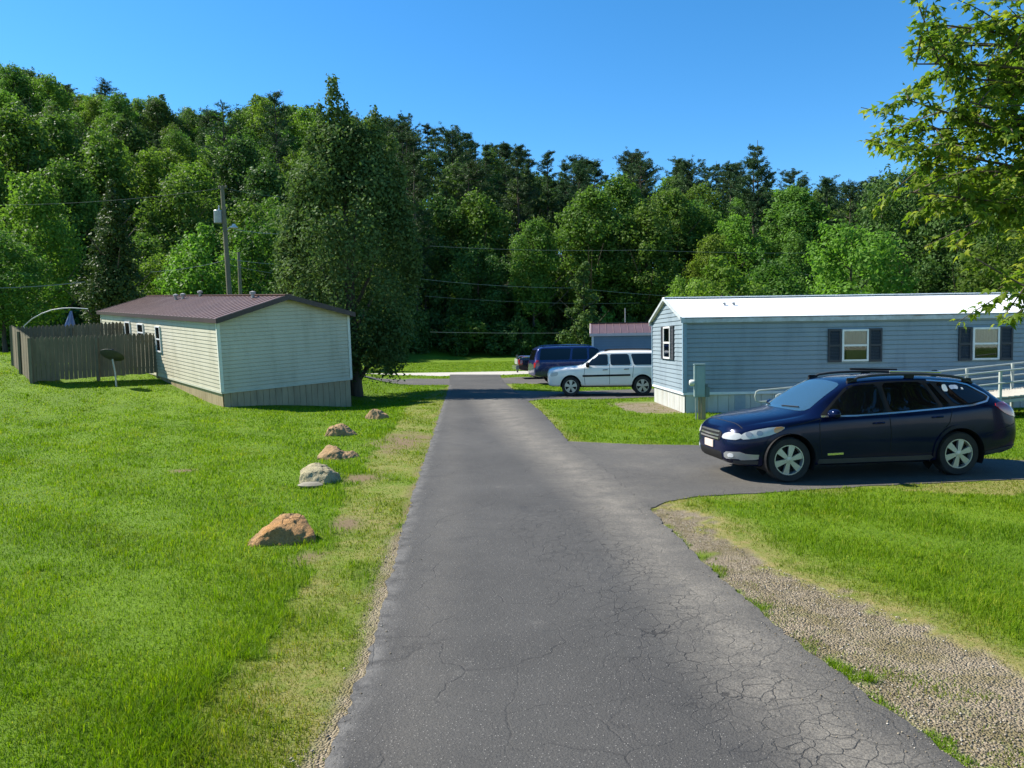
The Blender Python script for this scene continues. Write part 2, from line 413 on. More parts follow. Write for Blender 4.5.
def asphalt(name, cracks=True):
    n = NT(name); co = n.coord()
    big = n.noise(.45, 6, .65, co)
    base = n.mix(n.ramp(big, [(.3, 0.), (.7, 1.)]), (.038, .0365, .0345), (.064, .0615, .0575))
    sp = n.noise(150, 3, .8, co)
    base = n.mix(n.ramp(sp, [(.38, 0.), (.72, 1.)]), n.mix(1, base, (.5, .5, .5), 'MULTIPLY'), n.mix(1, base, (2.0, 1.95, 1.85), 'MULTIPLY'))
    v = n.n('ShaderNodeTexVoronoi'); v.inputs['Scale'].default_value = 62; n.l(co, v.inputs['Vector'])
    chips = n.ramp(v.outputs['Distance'], [(.10, 1.), (.20, 0.)])
    chips = n.math('MULTIPLY', chips, n.ramp(v.outputs['Color'], [(.48, 0.), (.60, 1.)]))
    base = n.mix(chips, base, (.34, .32, .285))
    blot = n.math('MULTIPLY', n.ramp(n.noise(1.5, 7, .8, co, .4), [(.60, 0.), (.72, .55)]), n.ramp(n.noise(45, 4, .8, co), [(.40, .1), (.60, 1.)]))
    base = n.mix(blot, base, (.19, .178, .158))
    dk = n.ramp(n.noise(.9, 5, .7, co, .8), [(.58, 0.), (.70, .5)])
    base = n.mix(dk, base, (.022, .022, .023))
    worn = n.attr('worn')
    wn = n.math('MULTIPLY', worn, n.ramp(n.noise(2.2, 7, .75, co), [(.30, .25), (.60, 1.)]))
    base = n.mix(n.math('MULTIPLY', wn, .95), base, n.mix(n.ramp(n.noise(75, 4, .75, co), [(.35, 0.), (.65, 1.)]), (.080, .072, .060), (.235, .210, .170)))
    pale = n.math('MULTIPLY', n.attr('edge'), n.ramp(n.noise(5, 6, .75, co), [(.40, 0.), (.58, 1.)]))
    base = n.mix(pale, base, n.mix(n.noise(90, 3, .7, co), (.16, .15, .135), (.30, .285, .26)))
    h = n.math('ADD', n.math('MULTIPLY', sp, .5), n.math('MULTIPLY', v.outputs['Distance'], -.3))
    if cracks:
        wv = n.n('ShaderNodeMix', data_type='VECTOR'); wv.inputs[0].default_value = .22
        tn = n.n('ShaderNodeTexNoise'); tn.inputs['Scale'].default_value = 2.6; tn.inputs['Detail'].default_value = 6; n.l(co, tn.inputs['Vector'])
        n.l(co, wv.inputs[4]); n.l(tn.outputs['Color'], wv.inputs[5])
        vc = n.n('ShaderNodeTexVoronoi', feature='DISTANCE_TO_EDGE'); vc.inputs['Scale'].default_value = 9.5; n.l(wv.outputs[1], vc.inputs['Vector'])
        vd = n.n('ShaderNodeTexVoronoi', feature='DISTANCE_TO_EDGE'); vd.inputs['Scale'].default_value = 2.1; n.l(wv.outputs[1], vd.inputs['Vector'])
        wdt = n.ramp(n.noise(2.2, 4, .7, co), [(.34, 0.), (.56, 1.)])
        c1 = n.math('MULTIPLY', n.ramp(vc.outputs['Distance'], [(.008, 1.), (.030, 0.)]), n.math('MULTIPLY', n.attr('crack'), wdt), True)
        c2 = n.math('MULTIPLY', n.ramp(vd.outputs['Distance'], [(.004, 1.), (.013, 0.)]), n.ramp(n.noise(.8, 4, .7, co), [(.42, 0.), (.56, .5)]))
        ck = n.math('MAXIMUM', c1, c2)
        base = n.mix(n.math('MULTIPLY', ck, .7), base, (.012, .011, .010))
        h = n.math('SUBTRACT', h, n.math('MULTIPLY', ck, .7))
    return n.done(n.bsdf(base, n.ramp(sp, [(.3, .68), (.7, .95)]), 0, .38, n.bump(h, .75, .012)))
ASPH = asphalt('weathered_asphalt'); ASPH2 = asphalt('driveway_asphalt')
def road_attrs(o, wl, cl):
    me = o.data; k = len(me.vertices); a = np.empty(k * 3, dtype=np.float32); me.vertices.foreach_get('co', a); a = a.reshape(-1, 3)
    x, y = a[:, 0], a[:, 1]
    fattr(me, 'worn', wl(x, y)); fattr(me, 'crack', cl(x, y))
    fattr(me, 'edge', np.clip(1.5 - segdist(ROAD_L, x, y) / .09, 0, 1) * .38 if o.name == 'road' else 0 * x)
# pale silt track worn along the right wheel path and out to the gravel shoulder
TRACK = P2([(492, 400), (520, 430), (560, 460), (610, 500), (655, 545), (705, 600), (770, 680), (840, 740), (900, 800)])
CRK = P2([(560, 520), (620, 580), (690, 660), (800, 720), (860, 800)])
rd = sheet('road', ROAD, .008, ASPH, .020, .085, .05)
road_attrs(rd, lambda x, y: np.clip(1.05 - segdist(TRACK, x, y) / (.45 + .02 * y), 0, 1) + .18 * np.clip(1 - segdist(P2([(452, 395), (452, 470), (440, 560), (420, 650), (405, 790)]), x, y) / .35, 0, 1),
           lambda x, y: np.clip(1.35 - segdist(CRK, x, y) / (.55 + .06 * np.clip(y - 4, 0, 9)), 0, 1) * np.clip((13 - y) / 4, 0, 1))
for nm, pl, dz in (('driveway', DRIVE, .003), ('driveway', SUVDRIVE, .003), ('driveway', BLUEDRIVE, .003), ('side_road', CROSS, .005)):
    o = sheet(nm, pl, dz, ASPH2, .02, .5, .12)
    road_attrs(o, lambda x, y: .25 + .35 * np.clip(wob(x, y, 0, 1.2), 0, 1), lambda x, y: .35 + 0 * x)
pm = simple('pale_gravel', (.30, .28, .24), (.45, .42, .37), 8, .95, bscale=60, bstr=.6)
sheet('gravel_path', PATH, .003, pm, .03, 1.0, .3)

# ------------------------------------------------------------------ grass blades (uncountable ground cover)
HOUSE_L = [(-9.3, 24.2), (-5.6, 27.3), (-16.6, 40.5), (-20.6, 37.4)]
HOUSE_B = [(4.55, 20.3), (25, 20.3), (25, 24.8), (4.55, 24.8)]
def grass_ok(x, y):
    ok = np.ones(x.shape, dtype=bool)
    for pl in (ROAD, DRIVE, SUVDRIVE, BLUEDRIVE, CROSS, PATH, HOUSE_L, HOUSE_B): ok &= ~pip(pl, x, y)
    return ok
def blades(x, y, h, wd, tint, lean, droop=.5):
    k = len(x); a = nrg.uniform(0, 2 * np.pi, k); f = a + nrg.normal(0, .8, k) + np.pi / 2
    dx, dy = np.cos(a) * wd / 2, np.sin(a) * wd / 2
    lx, ly = np.cos(f) * lean * h, np.sin(f) * lean * h
    z0 = gz(x, y) - .015
    hz = h * np.sqrt(np.clip(1 - lean * lean * .6, .2, 1))
    v = np.empty((k, 5, 3))
    v[:, 0] = np.stack([x - dx, y - dy, z0], -1); v[:, 1] = np.stack([x + dx, y + dy, z0], -1)
    mx, my, mz = x + lx * .38, y + ly * .38, z0 + hz * .62
    v[:, 2] = np.stack([mx + dx * .8, my + dy * .8, mz], -1); v[:, 3] = np.stack([mx - dx * .8, my - dy * .8, mz], -1)
    v[:, 4] = np.stack([x + lx, y + ly, z0 + hz * (1 - droop * lean * .3)], -1)
    b = (np.arange(k) * 5)[:, None]
    t = np.concatenate([b + [0, 1, 2], b + [0, 2, 3], b + [3, 2, 4]], 1).reshape(-1, 3)
    return v.reshape(-1, 3), t, np.repeat(tint, 5)
def sample(xlo, xhi, ylo, yhi, dens, maxn):
    """random points with a density (per m2) falling with distance; dens(y) per m2"""
    out = []
    ys = np.geomspace(ylo, yhi, 40)
    for a, b in zip(ys[:-1], ys[1:]):
        xl, xr = xlo((a + b) / 2), xhi((a + b) / 2)
        k = int((xr - xl) * (b - a) * dens((a + b) / 2))
        if k > 0: out.append(np.stack([nrg.uniform(xl, xr, k), nrg.uniform(a, b, k)], -1))
    p = np.concatenate(out); return p[:, 0], p[:, 1]
def grassmat():
    n = NT('grass_blade'); t = n.attr('tint'); d = n.attr('dryness'); co = n.coord()
    g = n.ramp(t, [(0., (.052, .120, .002)), (.5, (.108, .208, .003)), (.85, (.180, .290, .006)), (1., (.25, .30, .03))])
    g = n.mix(n.ramp(n.noise(.5, 5, .6, co), [(.35, 0.), (.65, .55)]), g, n.mix(1, g, (1.35, 1.12, .9), 'MULTIPLY'))
    y_ = n.ramp(t, [(0., (.085, .125, .006)), (.5, (.16, .18, .012)), (.8, (.22, .19, .03)), (1., (.30, .22, .08))])
    c = n.mix(d, g, y_)
    b = n.bsdf(c, .6, 0, .15)
    tr = n.n('ShaderNodeBsdfTranslucent'); n.l(n.mix(1, c, (1.3, 1.35, .5), 'MULTIPLY'), tr.inputs['Color'])
    ms = n.n('ShaderNodeMixShader'); ms.inputs[0].default_value = .45
    n.l(b.outputs[0], ms.inputs[1]); n.l(tr.outputs[0], ms.inputs[2])
    return n.done(ms)
GRASS = grassmat()
def make_grass(name, xlo, xhi, ylo, yhi, dens, label):
    x, y = sample(xlo, xhi, ylo, yhi, dens, 0)
    ok = grass_ok(x, y); x, y = x[ok], y[ok]
    dr, br, gr = dry_mask(x, y), bare_mask(x, y), gravel_mask(x, y)
    pr = 1 - .35 * dr; pr = pr * (1 - .93 * np.clip(br, 0, 1)) * np.where(gr > .5, .05 + .30 * (wob(x, y, 3, 2.6) > .30), 1)
    k = nrg.random(len(x)) < pr; x, y, dr, gr = x[k], y[k], dr[k], gr[k]
    patch = np.clip(wob(x, y, 12, 1.6) + .5 * wob(x, y, 14, 5) - .6, 0, .3)
    dry = np.clip(dr * 1.15 + patch + nrg.normal(0, .16, len(x)), 0, 1); dry = np.where(gr > .5, nrg.uniform(.2, .9, len(x)), dry)
    tall = 1 + .45 * np.clip(wob(x, y, 6, 1.7), -.8, 1.2)
    lush = np.clip(1.2 - segdist(STRIP_IN, x, y) / .5, 0, 1) * (dr < .3)           # the uncut lip of the lawn along the worn strip
    h = nrg.uniform(.034, .068, len(x)) * tall * (1 - .55 * dr) * (1 + .45 * lush) * np.where(gr > .5, .6, 1)
    kt = min(420, len(x)); ti = nrg.choice(len(x), kt, False); ti = ti[gr[ti] < .5]                     # taller tufts and weeds the mower missed
    ti = np.repeat(ti, 22); tx_ = x[ti] + nrg.normal(0, .035, len(ti)); ty_ = y[ti] + nrg.normal(0, .035, len(ti))
    okt = grass_ok(tx_, ty_); ti, tx_, ty_ = ti[okt], tx_[okt], ty_[okt]
    n0 = len(x); x = np.concatenate([x, tx_]); y = np.concatenate([y, ty_]); h = np.concatenate([h, h[ti] * nrg.uniform(1.2, 2.0, len(ti))]); dry = np.concatenate([dry, dry[ti] * .6])
    wd = np.maximum(.0042, .00075 * y) * nrg.uniform(.7, 1.3, len(x))
    v, t, _ = blades(x, y, h, wd, np.zeros(len(x)), nrg.uniform(.15, .95, len(x)))
    me = np_mesh(name, v, t, 3, GRASS)
    fattr(me, 'tint', np.repeat(np.clip(nrg.normal(.45, .25, len(x)) - .16 * wob(x, y, 2, 1.1) - .10 * wob(x, y, 5, 6), 0, 1), 5)); fattr(me, 'dryness', np.repeat(dry, 5))
    o = link(name, me); tag(o, label, 'grass', kind='stuff'); return o
make_grass('lawn_grass', lambda y: -.74 * y - 1.2, lambda y: -.1 * y + 1.0 if y < 40 else 2, 2.9, 40,
           lambda y: 9500 * (4 / max(y, 3.4)) ** 1.75, 'bright green mown lawn with a yellow worn strip left of the road')
make_grass('lawn_grass', lambda y: .0 * y, lambda y: .74 * y + 1.2, 2.9, 40,
           lambda y: 9500 * (4 / max(y, 3.4)) ** 1.75, 'green lawn patches right of the road around the driveway')
make_grass('meadow_grass', lambda y: -.74 * y - 1, lambda y: .74 * y + 1, 40, 92, lambda y: 7500 * (4 / y) ** 1.75, 'mown grass of the clearing before the woods')
# loose stones of the shoulder
def stones(name, poly, k, smin, smax, label, band=None, dz=0.0):
    x0, x1 = min(p[0] for p in poly), max(p[0] for p in poly); y0, y1 = max(2.4, min(p[1] for p in poly)), max(p[1] for p in poly)
    x = nrg.uniform(x0, x1, k * (3 if dz == 0 else 14)); y = y0 + (y1 - y0) * nrg.random(len(x)) ** 1.6
    ok = pip(poly, x, y) if band is None else band(x, y)
    ok &= nrg.random(len(x)) < np.clip(.75 - .9 * wob(x, y, 8, 2.0), .12, 1)
    x, y = x[ok][:k], y[ok][:k]; k = len(x)
    s = smin + (smax - smin) * nrg.random(k) ** 3
    base = np.array([(1, 0, 0), (-1, 0, 0), (0, 1, 0), (0, -1, 0), (0, 0, .75), (0, 0, -.6)], float)
    v = base[None] * s[:, None, None] * nrg.uniform(.55, 1.25, (k, 6, 1))
    a = nrg.uniform(0, 6.28, k); ca, sa = np.cos(a), np.sin(a)
    vx = v[..., 0] * ca[:, None] - v[..., 1] * sa[:, None]; vy = v[..., 0] * sa[:, None] + v[..., 1] * ca[:, None]
    v = np.stack([vx + x[:, None], vy + y[:, None], v[..., 2] + (gz(x, y) + dz + s * .15)[:, None]], -1).reshape(-1, 3)
    fc = np.array([(0, 2, 4), (2, 1, 4), (1, 3, 4), (3, 0, 4), (2, 0, 5), (1, 2, 5), (3, 1, 5), (0, 3, 5)])
    t = ((np.arange(k) * 6)[:, None, None] + fc[None]).reshape(-1, 3)
    n = NT(name + '_stone'); tt = n.attr('tint')
    m = n.done(n.bsdf(n.ramp(tt, [(0., (.10, .078, .050)), (.45, (.205, .165, .112)), (.88, (.30, .255, .185)), (1., (.48, .44, .37))]), .9, 0, .25))
    me = np_mesh(name, v, t, 3, m); fattr(me, 'tint', np.repeat(nrg.random(k), 6))
    return tag(link(name, me), label, 'gravel', kind='stuff')
stones('gravel', SHOULDER, 26000, .003, .0095, 'loose tan gravel shoulder right of the cracked road')
def lband(x, y): return (segdist(ROAD_L, x, y) < .17 + .08 * wob(x, y, 2, 4)) & ~pip(ROAD, x, y)
stones('gravel', [(-3.2, 2.6), (-.5, 2.6), (-.5, 9), (-3.2, 9)], 1200, .004, .016, 'crumbled grey gravel along the left edge of the road', lband)
def grit(x, y):
    d = np.minimum(segdist(ROAD_R[7:], x, y), segdist(ROAD_L[:7], x, y) * 1.6)
    return (nrg.random(len(x)) < np.exp(-d / .13)) & pip(ROAD, x, y) & (d > .01)
stones('grit', [(-3.2, 2.6), (4, 2.6), (4, 10), (-3.2, 10)], 2600, .0025, .009, 'loose grit strewn over both crumbling edges of the asphalt', grit, .010)
# ------------------------------------------------------------------ mobile homes
def siding(mb, fn, s0, s1, z0, z1, expo, proud=.016, span=None):
    """lap siding: fn(s, d, z) maps run, outward distance and height to local space; span(z) clips a gable"""
    k = int(math.ceil((z1 - z0) / expo))
    for i in range(k):
        a = z0 + i * expo; b = min(z1, a + expo)
        la, lb = (span(a), span(b)) if span else ((s0, s1), (s0, s1))
        if la[1] - la[0] < .02: break
        if lb[1] - lb[0] < 0: lb = ((lb[0] + lb[1]) / 2,) * 2
        vs = [fn(la[0], 0, a), fn(la[1], 0, a), fn(la[0], proud, a), fn(la[1], proud, a), fn(lb[0], .004, b - .019), fn(lb[1], .004, b - .019), fn(lb[0], -.018, b - .019), fn(lb[1], -.018, b - .019), fn(lb[0], -.018, b), fn(lb[1], -.018, b)]
        vs[0] = fn(la[0], -.018, a); vs[1] = fn(la[1], -.018, a)
        mb.add(vs, [(0, 1, 3, 2), (2, 3, 5, 4), (4, 5, 7, 6), (6, 7, 9, 8)])
def ribs(mb, fn, s0, s1, z0, z1, pitch, depth=.02, rng=None):
    """vertically ribbed skirting panels"""
    s = s0
    prof = []
    while s < s1 - .001:
        e = min(s + pitch, s1)
        prof += [(s, depth), (e - .02, depth), (e - .018, .004), (e - .002, .004)]
        s = e
    vs = []; fs = []
    for a, d in prof: vs += [fn(a, d, z0), fn(a, d, z1)]
    for i in range(len(prof) - 1): fs.append((2 * i, 2 * i + 2, 2 * i + 3, 2 * i + 1))
    mb.add(vs, fs)
def home(root, L, W, zs, ze, zr, expo, m, ov=.28, ovg=.18, skirt_low=-.6, rib=.5, seam=.3, rk=.12):
    """local frame: x along the ridge, y across, z up; zs siding foot, ze eave, zr ridge"""
    walls = {'front': lambda s, d, z: (s, -d, z), 'back': lambda s, d, z: (s, W + d, z),
             'near': lambda s, d, z: (-d, s, z), 'far': lambda s, d, z: (L + d, s, z)}
    def span(z):
        if z <= ze: return (0, W)
        t = (z - ze) / (zr - ze) * W / 2
        return (t, W - t)
    for k, fn in walls.items():
        mb = MB(); end = k in ('near', 'far')
        siding(mb, fn, 0, W if end else L, zs, zr - .03 if end else ze, expo, span=span if end else None)
        mb.build('wall', m['wall'], root)
    mb = MB()
    for k, fn in walls.items():
        ribs(mb, (lambda f: (lambda s, d, z: f(s, d - .05, z)))(fn), .05, (W if k in ('near', 'far') else L) - .05, skirt_low, zs - .03, rib)
    mb.build('skirting', m['skirt'], root)
    mb = MB()
    for fn, e in ((walls['front'], L), (walls['back'], L), (walls['near'], W), (walls['far'], W)):
        a = [fn(-.02, .022, zs - .05), fn(e + .02, .022, zs - .05), fn(e + .02, .022, zs + .02), fn(-.02, .022, zs + .02)]
        b = [fn(-.02, -.05, zs - .05), fn(e + .02, -.05, zs - .05), fn(e + .02, -.05, zs + .02), fn(-.02, -.05, zs + .02)]
        mb.add(a + b, [(0, 1, 2, 3), (0, 1, 5, 4), (3, 2, 6, 7)])
    mb.build('base_trim', m['trim'], root)
    for cx, cy in ((0, 0), (L, 0), (0, W), (L, W)):
        mb = MB(); sx = -1 if cx == 0 else 1; sy = -1 if cy == 0 else 1
        mb.box((cx + sx * .012 - sx * .045, cy + sy * .026, (zs + ze) / 2), (.09, .012, ze - zs - .02))
        mb.box((cx + sx * .026, cy + sy * .012 - sy * .038, (zs + ze) / 2), (.012, .09, ze - zs - .02))
        mb.build('corner_trim', m['corner'], root)
    # roof: two ribbed slabs meeting at the ridge
    mb = MB(); sl = (zr - ze) / (W / 2)
    def rz(y): return zr - abs(y - W / 2) * sl
    x0, x1 = -ovg, L + ovg
    for sg in (-1, 1):
        ye = -ov if sg < 0 else W + ov
        p = [(x0, ye, rz(ye)), (x1, ye, rz(ye)), (x1, W / 2, zr), (x0, W / 2, zr)]
        q_ = [(a, b, c + .035) for a, b, c in p]
        mb.add(p + q_, [(0, 1, 2, 3), (4, 5, 6, 7), (0, 1, 5, 4), (1, 2, 6, 5), (3, 0, 4, 7)])
        if seam:
            xx = x0 + .1
            while xx < x1:
                a = (xx, ye, rz(ye) + .035); b = (xx, W / 2, zr + .035)
                vs = []
                for P in (a, b):
                    vs += [(P[0] - .03, P[1], P[2] - .002), (P[0] - .012, P[1], P[2] + .02), (P[0] + .012, P[1], P[2] + .02), (P[0] + .03, P[1], P[2] - .002)]
                mb.add(vs, [(0, 1, 5, 4), (1, 2, 6, 5), (2, 3, 7, 6), (0, 3, 2, 1), (4, 5, 6, 7)])
                xx += seam
    mb.box(((x0 + x1) / 2, W / 2, zr + .045), (x1 - x0 + .01, .28, .03))
    roof = mb.build('roof', m['roof'], root)
    mb = MB()
    for sg in (-1, 1):
        ye = -ov if sg < 0 else W + ov
        mb.box(((x0 + x1) / 2, ye - sg * .012 + sg * .026, rz(ye) - .04), (x1 - x0, .03, .15))
        mb.box(((x0 + x1) / 2, (ye + (0 if sg < 0 else W)) / 2, ze - .035 - .01), (x1 - x0 - .03, ov - .02, .02))
        for xe in (x0, x1):
            for t in range(1):
                p = [(xe - .018, ye, rz(ye) - rk), (xe - .018, W / 2, zr - rk), (xe - .018, W / 2, zr + .05), (xe - .018, ye, rz(ye) + .05)]
                q_ = [(a + .036, b, c) for a, b, c in p]
                mb.add(p + q_, [(0, 1, 2, 3), (4, 5, 6, 7), (0, 1, 5, 4), (2, 3, 7, 6), (1, 2, 6, 5), (0, 3, 7, 4)])
    mb.build('roof_trim', m['fascia'], root)
    return walls, roof, rz
def window(root, fn, s, z, w_, h, m, shutters=0, sash=True, curtain=None, low=None, cover=1.0):
    """frame, pane and curtain set on a wall; s,z centre"""
    def bx(mb, a0, a1, d0, d1, z0, z1):
        vs = [fn(a, d, e) for a in (a0, a1) for d in (d0, d1) for e in (z0, z1)]
        mb.add(vs, [(0, 1, 3, 2), (4, 6, 7, 5), (0, 4, 5, 1), (2, 3, 7, 6), (0, 2, 6, 4), (1, 5, 7, 3)])
    a0, a1, z0, z1 = s - w_ / 2, s + w_ / 2, z - h / 2, z + h / 2
    mb = MB(); bx(mb, a0 + .02, a1 - .02, .017, .022, z0 + .02, z1 - .02)
    win = mb.build('window', m['inside'], root)
    mb = MB(); t = .05
    bx(mb, a0, a0 + t, .0, .065, z0, z1); bx(mb, a1 - t, a1, .0, .065, z0, z1)
    bx(mb, a0 + t, a1 - t, .0, .065, z1 - t, z1); bx(mb, a0 + t, a1 - t, .0, .072, z0, z0 + t)
    if sash: bx(mb, a0 + t, a1 - t, .02, .058, z - .025, z + .025)
    mb.build('frame', m['frame'], win)
    mb = MB(); bx(mb, a0 + t, a1 - t, .046, .050, z0 + t, z1 - t); mb.build('pane', m['glass'], win)
    if curtain:
        mb = MB(); k = 26; vs = []
        zb = z1 - t - (h - 2 * t) * cover
        for i in range(k + 1):
            a = a0 + t + .004 + (w_ - 2 * t - .008) * i / k
            d = .034 + .006 * math.sin(i * 1.9) + .003 * math.sin(i * .7)
            vs += [fn(a, d, zb + .01 * math.sin(i * .9)), fn(a, d, z1 - t)]
        mb.add(vs, [(2 * i, 2 * i + 2, 2 * i + 3, 2 * i + 1) for i in range(k)])
        mb.build('curtain', curtain, win, smooth=True)
    if low:
        mb = MB(); bx(mb, a0 + t + .08, a1 - t - .01, .026, .030, z0 + t, z0 + t + (z - z0 - t) * .75); mb.build('inner_blind', low, win)
    if shutters:
        for sg in (-1, 1):
            c = s + sg * (w_ / 2 + shutters / 2 + .02); mb = MB()
            for e in (-1, 1): bx(mb, c + e * (shutters / 2 - .025) - .025, c + e * (shutters / 2 - .025) + .025, .0, .05, z0 - .02, z1 + .02)
            for zz in (z0 - .02, z - .03, z1 - .04): bx(mb, c - shutters / 2 + .05, c + shutters / 2 - .05, .0, .05, zz, zz + .06)
            zz = z0 + .05
            while zz < z1 - .05:
                vs = [fn(c - shutters / 2 + .05, .022, zz + .035), fn(c + shutters / 2 - .05, .022, zz + .035), fn(c + shutters / 2 - .05, .042, zz), fn(c - shutters / 2 + .05, .042, zz)]
                mb.add(vs, [(0, 1, 2, 3)]); zz += .04
            mb.build('shutter', m['shutter'], root)
    return win
def sidingmat(name, a, b, dirt, amount=.35):
    n = NT(name); co = n.coord()
    c = n.mix(n.ramp(n.noise(.8, 5, .6, co), [(.35, 0.), (.65, 1.)]), a, b)
    st = n.ramp(n.noise(1.0, 6, .7, n.scalev(co, (2.2, 2.2, .5))), [(.48, 0.), (.75, amount)])
    c = n.mix(st, c, dirt)
    return n.done(n.bsdf(c, .5, 0, .4, n.bump(n.noise(3, 3, .5, n.scalev(co, (1, 1, 6))), .12, .02)))
def roofmat(name, a, b, rust, amt, rough=.45, metal=0):
    n = NT(name); co = n.coord()
    c = n.mix(n.ramp(n.noise(.7, 6, .65, co), [(.35, 0.), (.65, 1.)]), a, b)
    c = n.mix(n.ramp(n.noise(2.5, 7, .75, n.scalev(co, (2.5, .5, 1))), [(.5, 0.), (.72, amt)]), c, rust)
    return n.done(n.bsdf(c, rough, metal, .4))
GLASSW = glassmat('window_glass', (.02, .025, .03), .93)
DARK = simple('dark_room', (.012, .012, .013), rough=.9)
WHITEV = simple('white_vinyl', (.72, .72, .70), (.62, .62, .59), 3, .45)
CURT = simple('white_curtain', (.80, .79, .75), (.66, .65, .61), 12, .9, stretch=(9, 9, .6))
TAN = simple('tan_blind', (.30, .22, .12), (.22, .17, .10), 3, .9)

# --- blue home on the right
mB = dict(wall=sidingmat('blue_grey_siding', (.205, .258, .295), (.225, .28, .315), (.12, .155, .18), .6),
          skirt=sidingmat('pale_skirting', (.40, .41, .385), (.45, .46, .43), (.26, .22, .15), .7),
          trim=simple('pale_trim', (.60, .64, .66), (.5, .54, .56), 4, .5), corner=simple('blue_corner', (.20, .29, .36), (.17, .26, .33), 4, .5),
          roof=roofmat('white_metal_roof', (.80, .80, .79), (.74, .74, .72), (.50, .48, .43), .45, .6),
          fascia=simple('pale_gutter', (.46, .50, .52), (.30, .32, .32), 5, .5), frame=WHITEV, glass=GLASSW, inside=DARK,
          shutter=simple('charcoal_shutter', (.022, .026, .034), (.03, .034, .042), 4, .6))
c0 = G(684, 413.3)
HB = empty('mobile_home', (c0.x, c0.y, 0), R(1.0), 'blue grey mobile home with a white metal roof beside the navy estate car', 'mobile home')
wB, roofB, rzB = home(HB, 17.5, 4.1, .55, 2.60, 3.22, .125, mB, ov=.06, ovg=.10, rib=.30, seam=0, rk=.03)
def wall_s(px, py):                                  # run and height along the front wall at a pixel
    M = HB.matrix_basis.inverted() if False else (Matrix.Translation(HB.location) @ Matrix.Rotation(HB.rotation_euler.z, 4, 'Z')).inverted()
    o = M @ Vector((0, 0, CAMH)); d = M.to_3x3() @ ray(px, py); t = -o.y / d.y
    return o.x + d.x * t, o.z + d.z * t
for (xa, xb, ya, yb, lowm, sh) in ((841.5, 867.5, 329.5, 361, TAN, .36), (972, 998, 327.5, 359.5, None, .36)):
    s0_, z1_ = wall_s(xa, ya); s1_, z0_ = wall_s(xb, yb)
    window(HB, wB['front'], (s0_ + s1_) / 2, (z0_ + z1_) / 2, s1_ - s0_, z1_ - z0_, mB, sh, True, CURT, lowm, .56 if lowm else .62)
window(HB, wB['front'], 15.2, 1.95, .8, .95, mB, .36, True, CURT, None, .8)
# window with shutters on its left end
window(HB, wB['near'], 1.85, 1.93, .85, .95, mB, .36, True, CURT, None, .5)
APM = simple('grey_blue_panel', (.24, .29, .33), (.28, .33, .36), 5, .6)
for xx, w_ in ((2.75, .5), (1.55, .3)):
    mb = MB(); mb.box((xx, .024, .28), (w_, .012, .44)); mb.build('access_panel', APM, HB)
for xx in (.85, 1.12):
    mb = MB(); mb.lathe([(0, 0), (.07, 0), (.04, .07), (.055, .07), (.055, .10), (0, .11)], 12, Matrix.Translation((xx + .6, 1.15, rzB(1.15) + .01))); mb.build('vent_pipe', simple('dull_vent', (.25, .25, .25), (.4, .4, .4), 4, .5, .3), roofB)
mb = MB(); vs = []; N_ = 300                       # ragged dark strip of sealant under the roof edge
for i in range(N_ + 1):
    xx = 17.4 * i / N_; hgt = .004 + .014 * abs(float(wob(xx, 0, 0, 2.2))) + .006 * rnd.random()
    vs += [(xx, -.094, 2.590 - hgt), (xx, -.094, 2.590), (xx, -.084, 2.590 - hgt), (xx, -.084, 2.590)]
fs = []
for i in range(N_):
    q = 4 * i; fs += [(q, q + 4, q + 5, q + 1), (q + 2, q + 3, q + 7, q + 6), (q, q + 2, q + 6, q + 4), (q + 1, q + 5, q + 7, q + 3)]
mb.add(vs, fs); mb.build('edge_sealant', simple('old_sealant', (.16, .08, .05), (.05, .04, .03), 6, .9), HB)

# --- cream home on the left, seen from its gable end; it leans a little with the slope
mC = dict(wall=sidingmat('cream_siding', (.465, .43, .318), (.51, .472, .355), (.27, .25, .165), .5),
          skirt=sidingmat('weathered_skirting', (.385, .30, .18), (.32, .245, .145), (.15, .115, .07), .8),
          trim=simple('cream_trim', (.50, .49, .39), (.42, .41, .32), 4, .6), corner=simple('white_corner', (.66, .65, .56), (.58, .57, .48), 4, .5),
          roof=roofmat('brown_red_metal_roof', (.092, .046, .035), (.118, .06, .046), (.21, .14, .115), .7, .42),
          fascia=simple('dark_brown_fascia', (.035, .020, .018), (.05, .03, .026), 4, .5), frame=WHITEV, glass=GLASSW, inside=DARK, shutter=DARK)
NR = Vector((-5.90, 27.45, 0)); NL = Vector((-9.50, 24.40, 0))
vx = Vector((-10.83, 12.84, .92)).normalized(); vy = Vector((NL.x - NR.x, NL.y - NR.y, -.25)).normalized()
vz = vx.cross(vy).normalized(); vy = vz.cross(vx).normalized()
HC = empty('mobile_home', label='cream mobile home with a brown metal roof beside the wooden fence', cat='mobile home')
HC.matrix_world = Matrix(((vx.x, vy.x, vz.x, NR.x), (vx.y, vy.y, vz.y, NR.y), (vx.z, vy.z, vz.z, .25), (0, 0, 0, 1)))
WC = (NL - NR).length
wC, roofC, rzC = home(HC, 16.6, WC, .52, 2.93, 3.60, .128, mC, ov=.10, ovg=.30, skirt_low=-1.0, rib=.22, seam=.42)
window(HC, wC['back'], 6.75, 1.98, .62, 1.02, mC)
window(HC, wC['back'], 9.3, 2.15, .9, .75, mC); window(HC, wC['back'], 11.4, 1.75, .85, 1.6, mC)
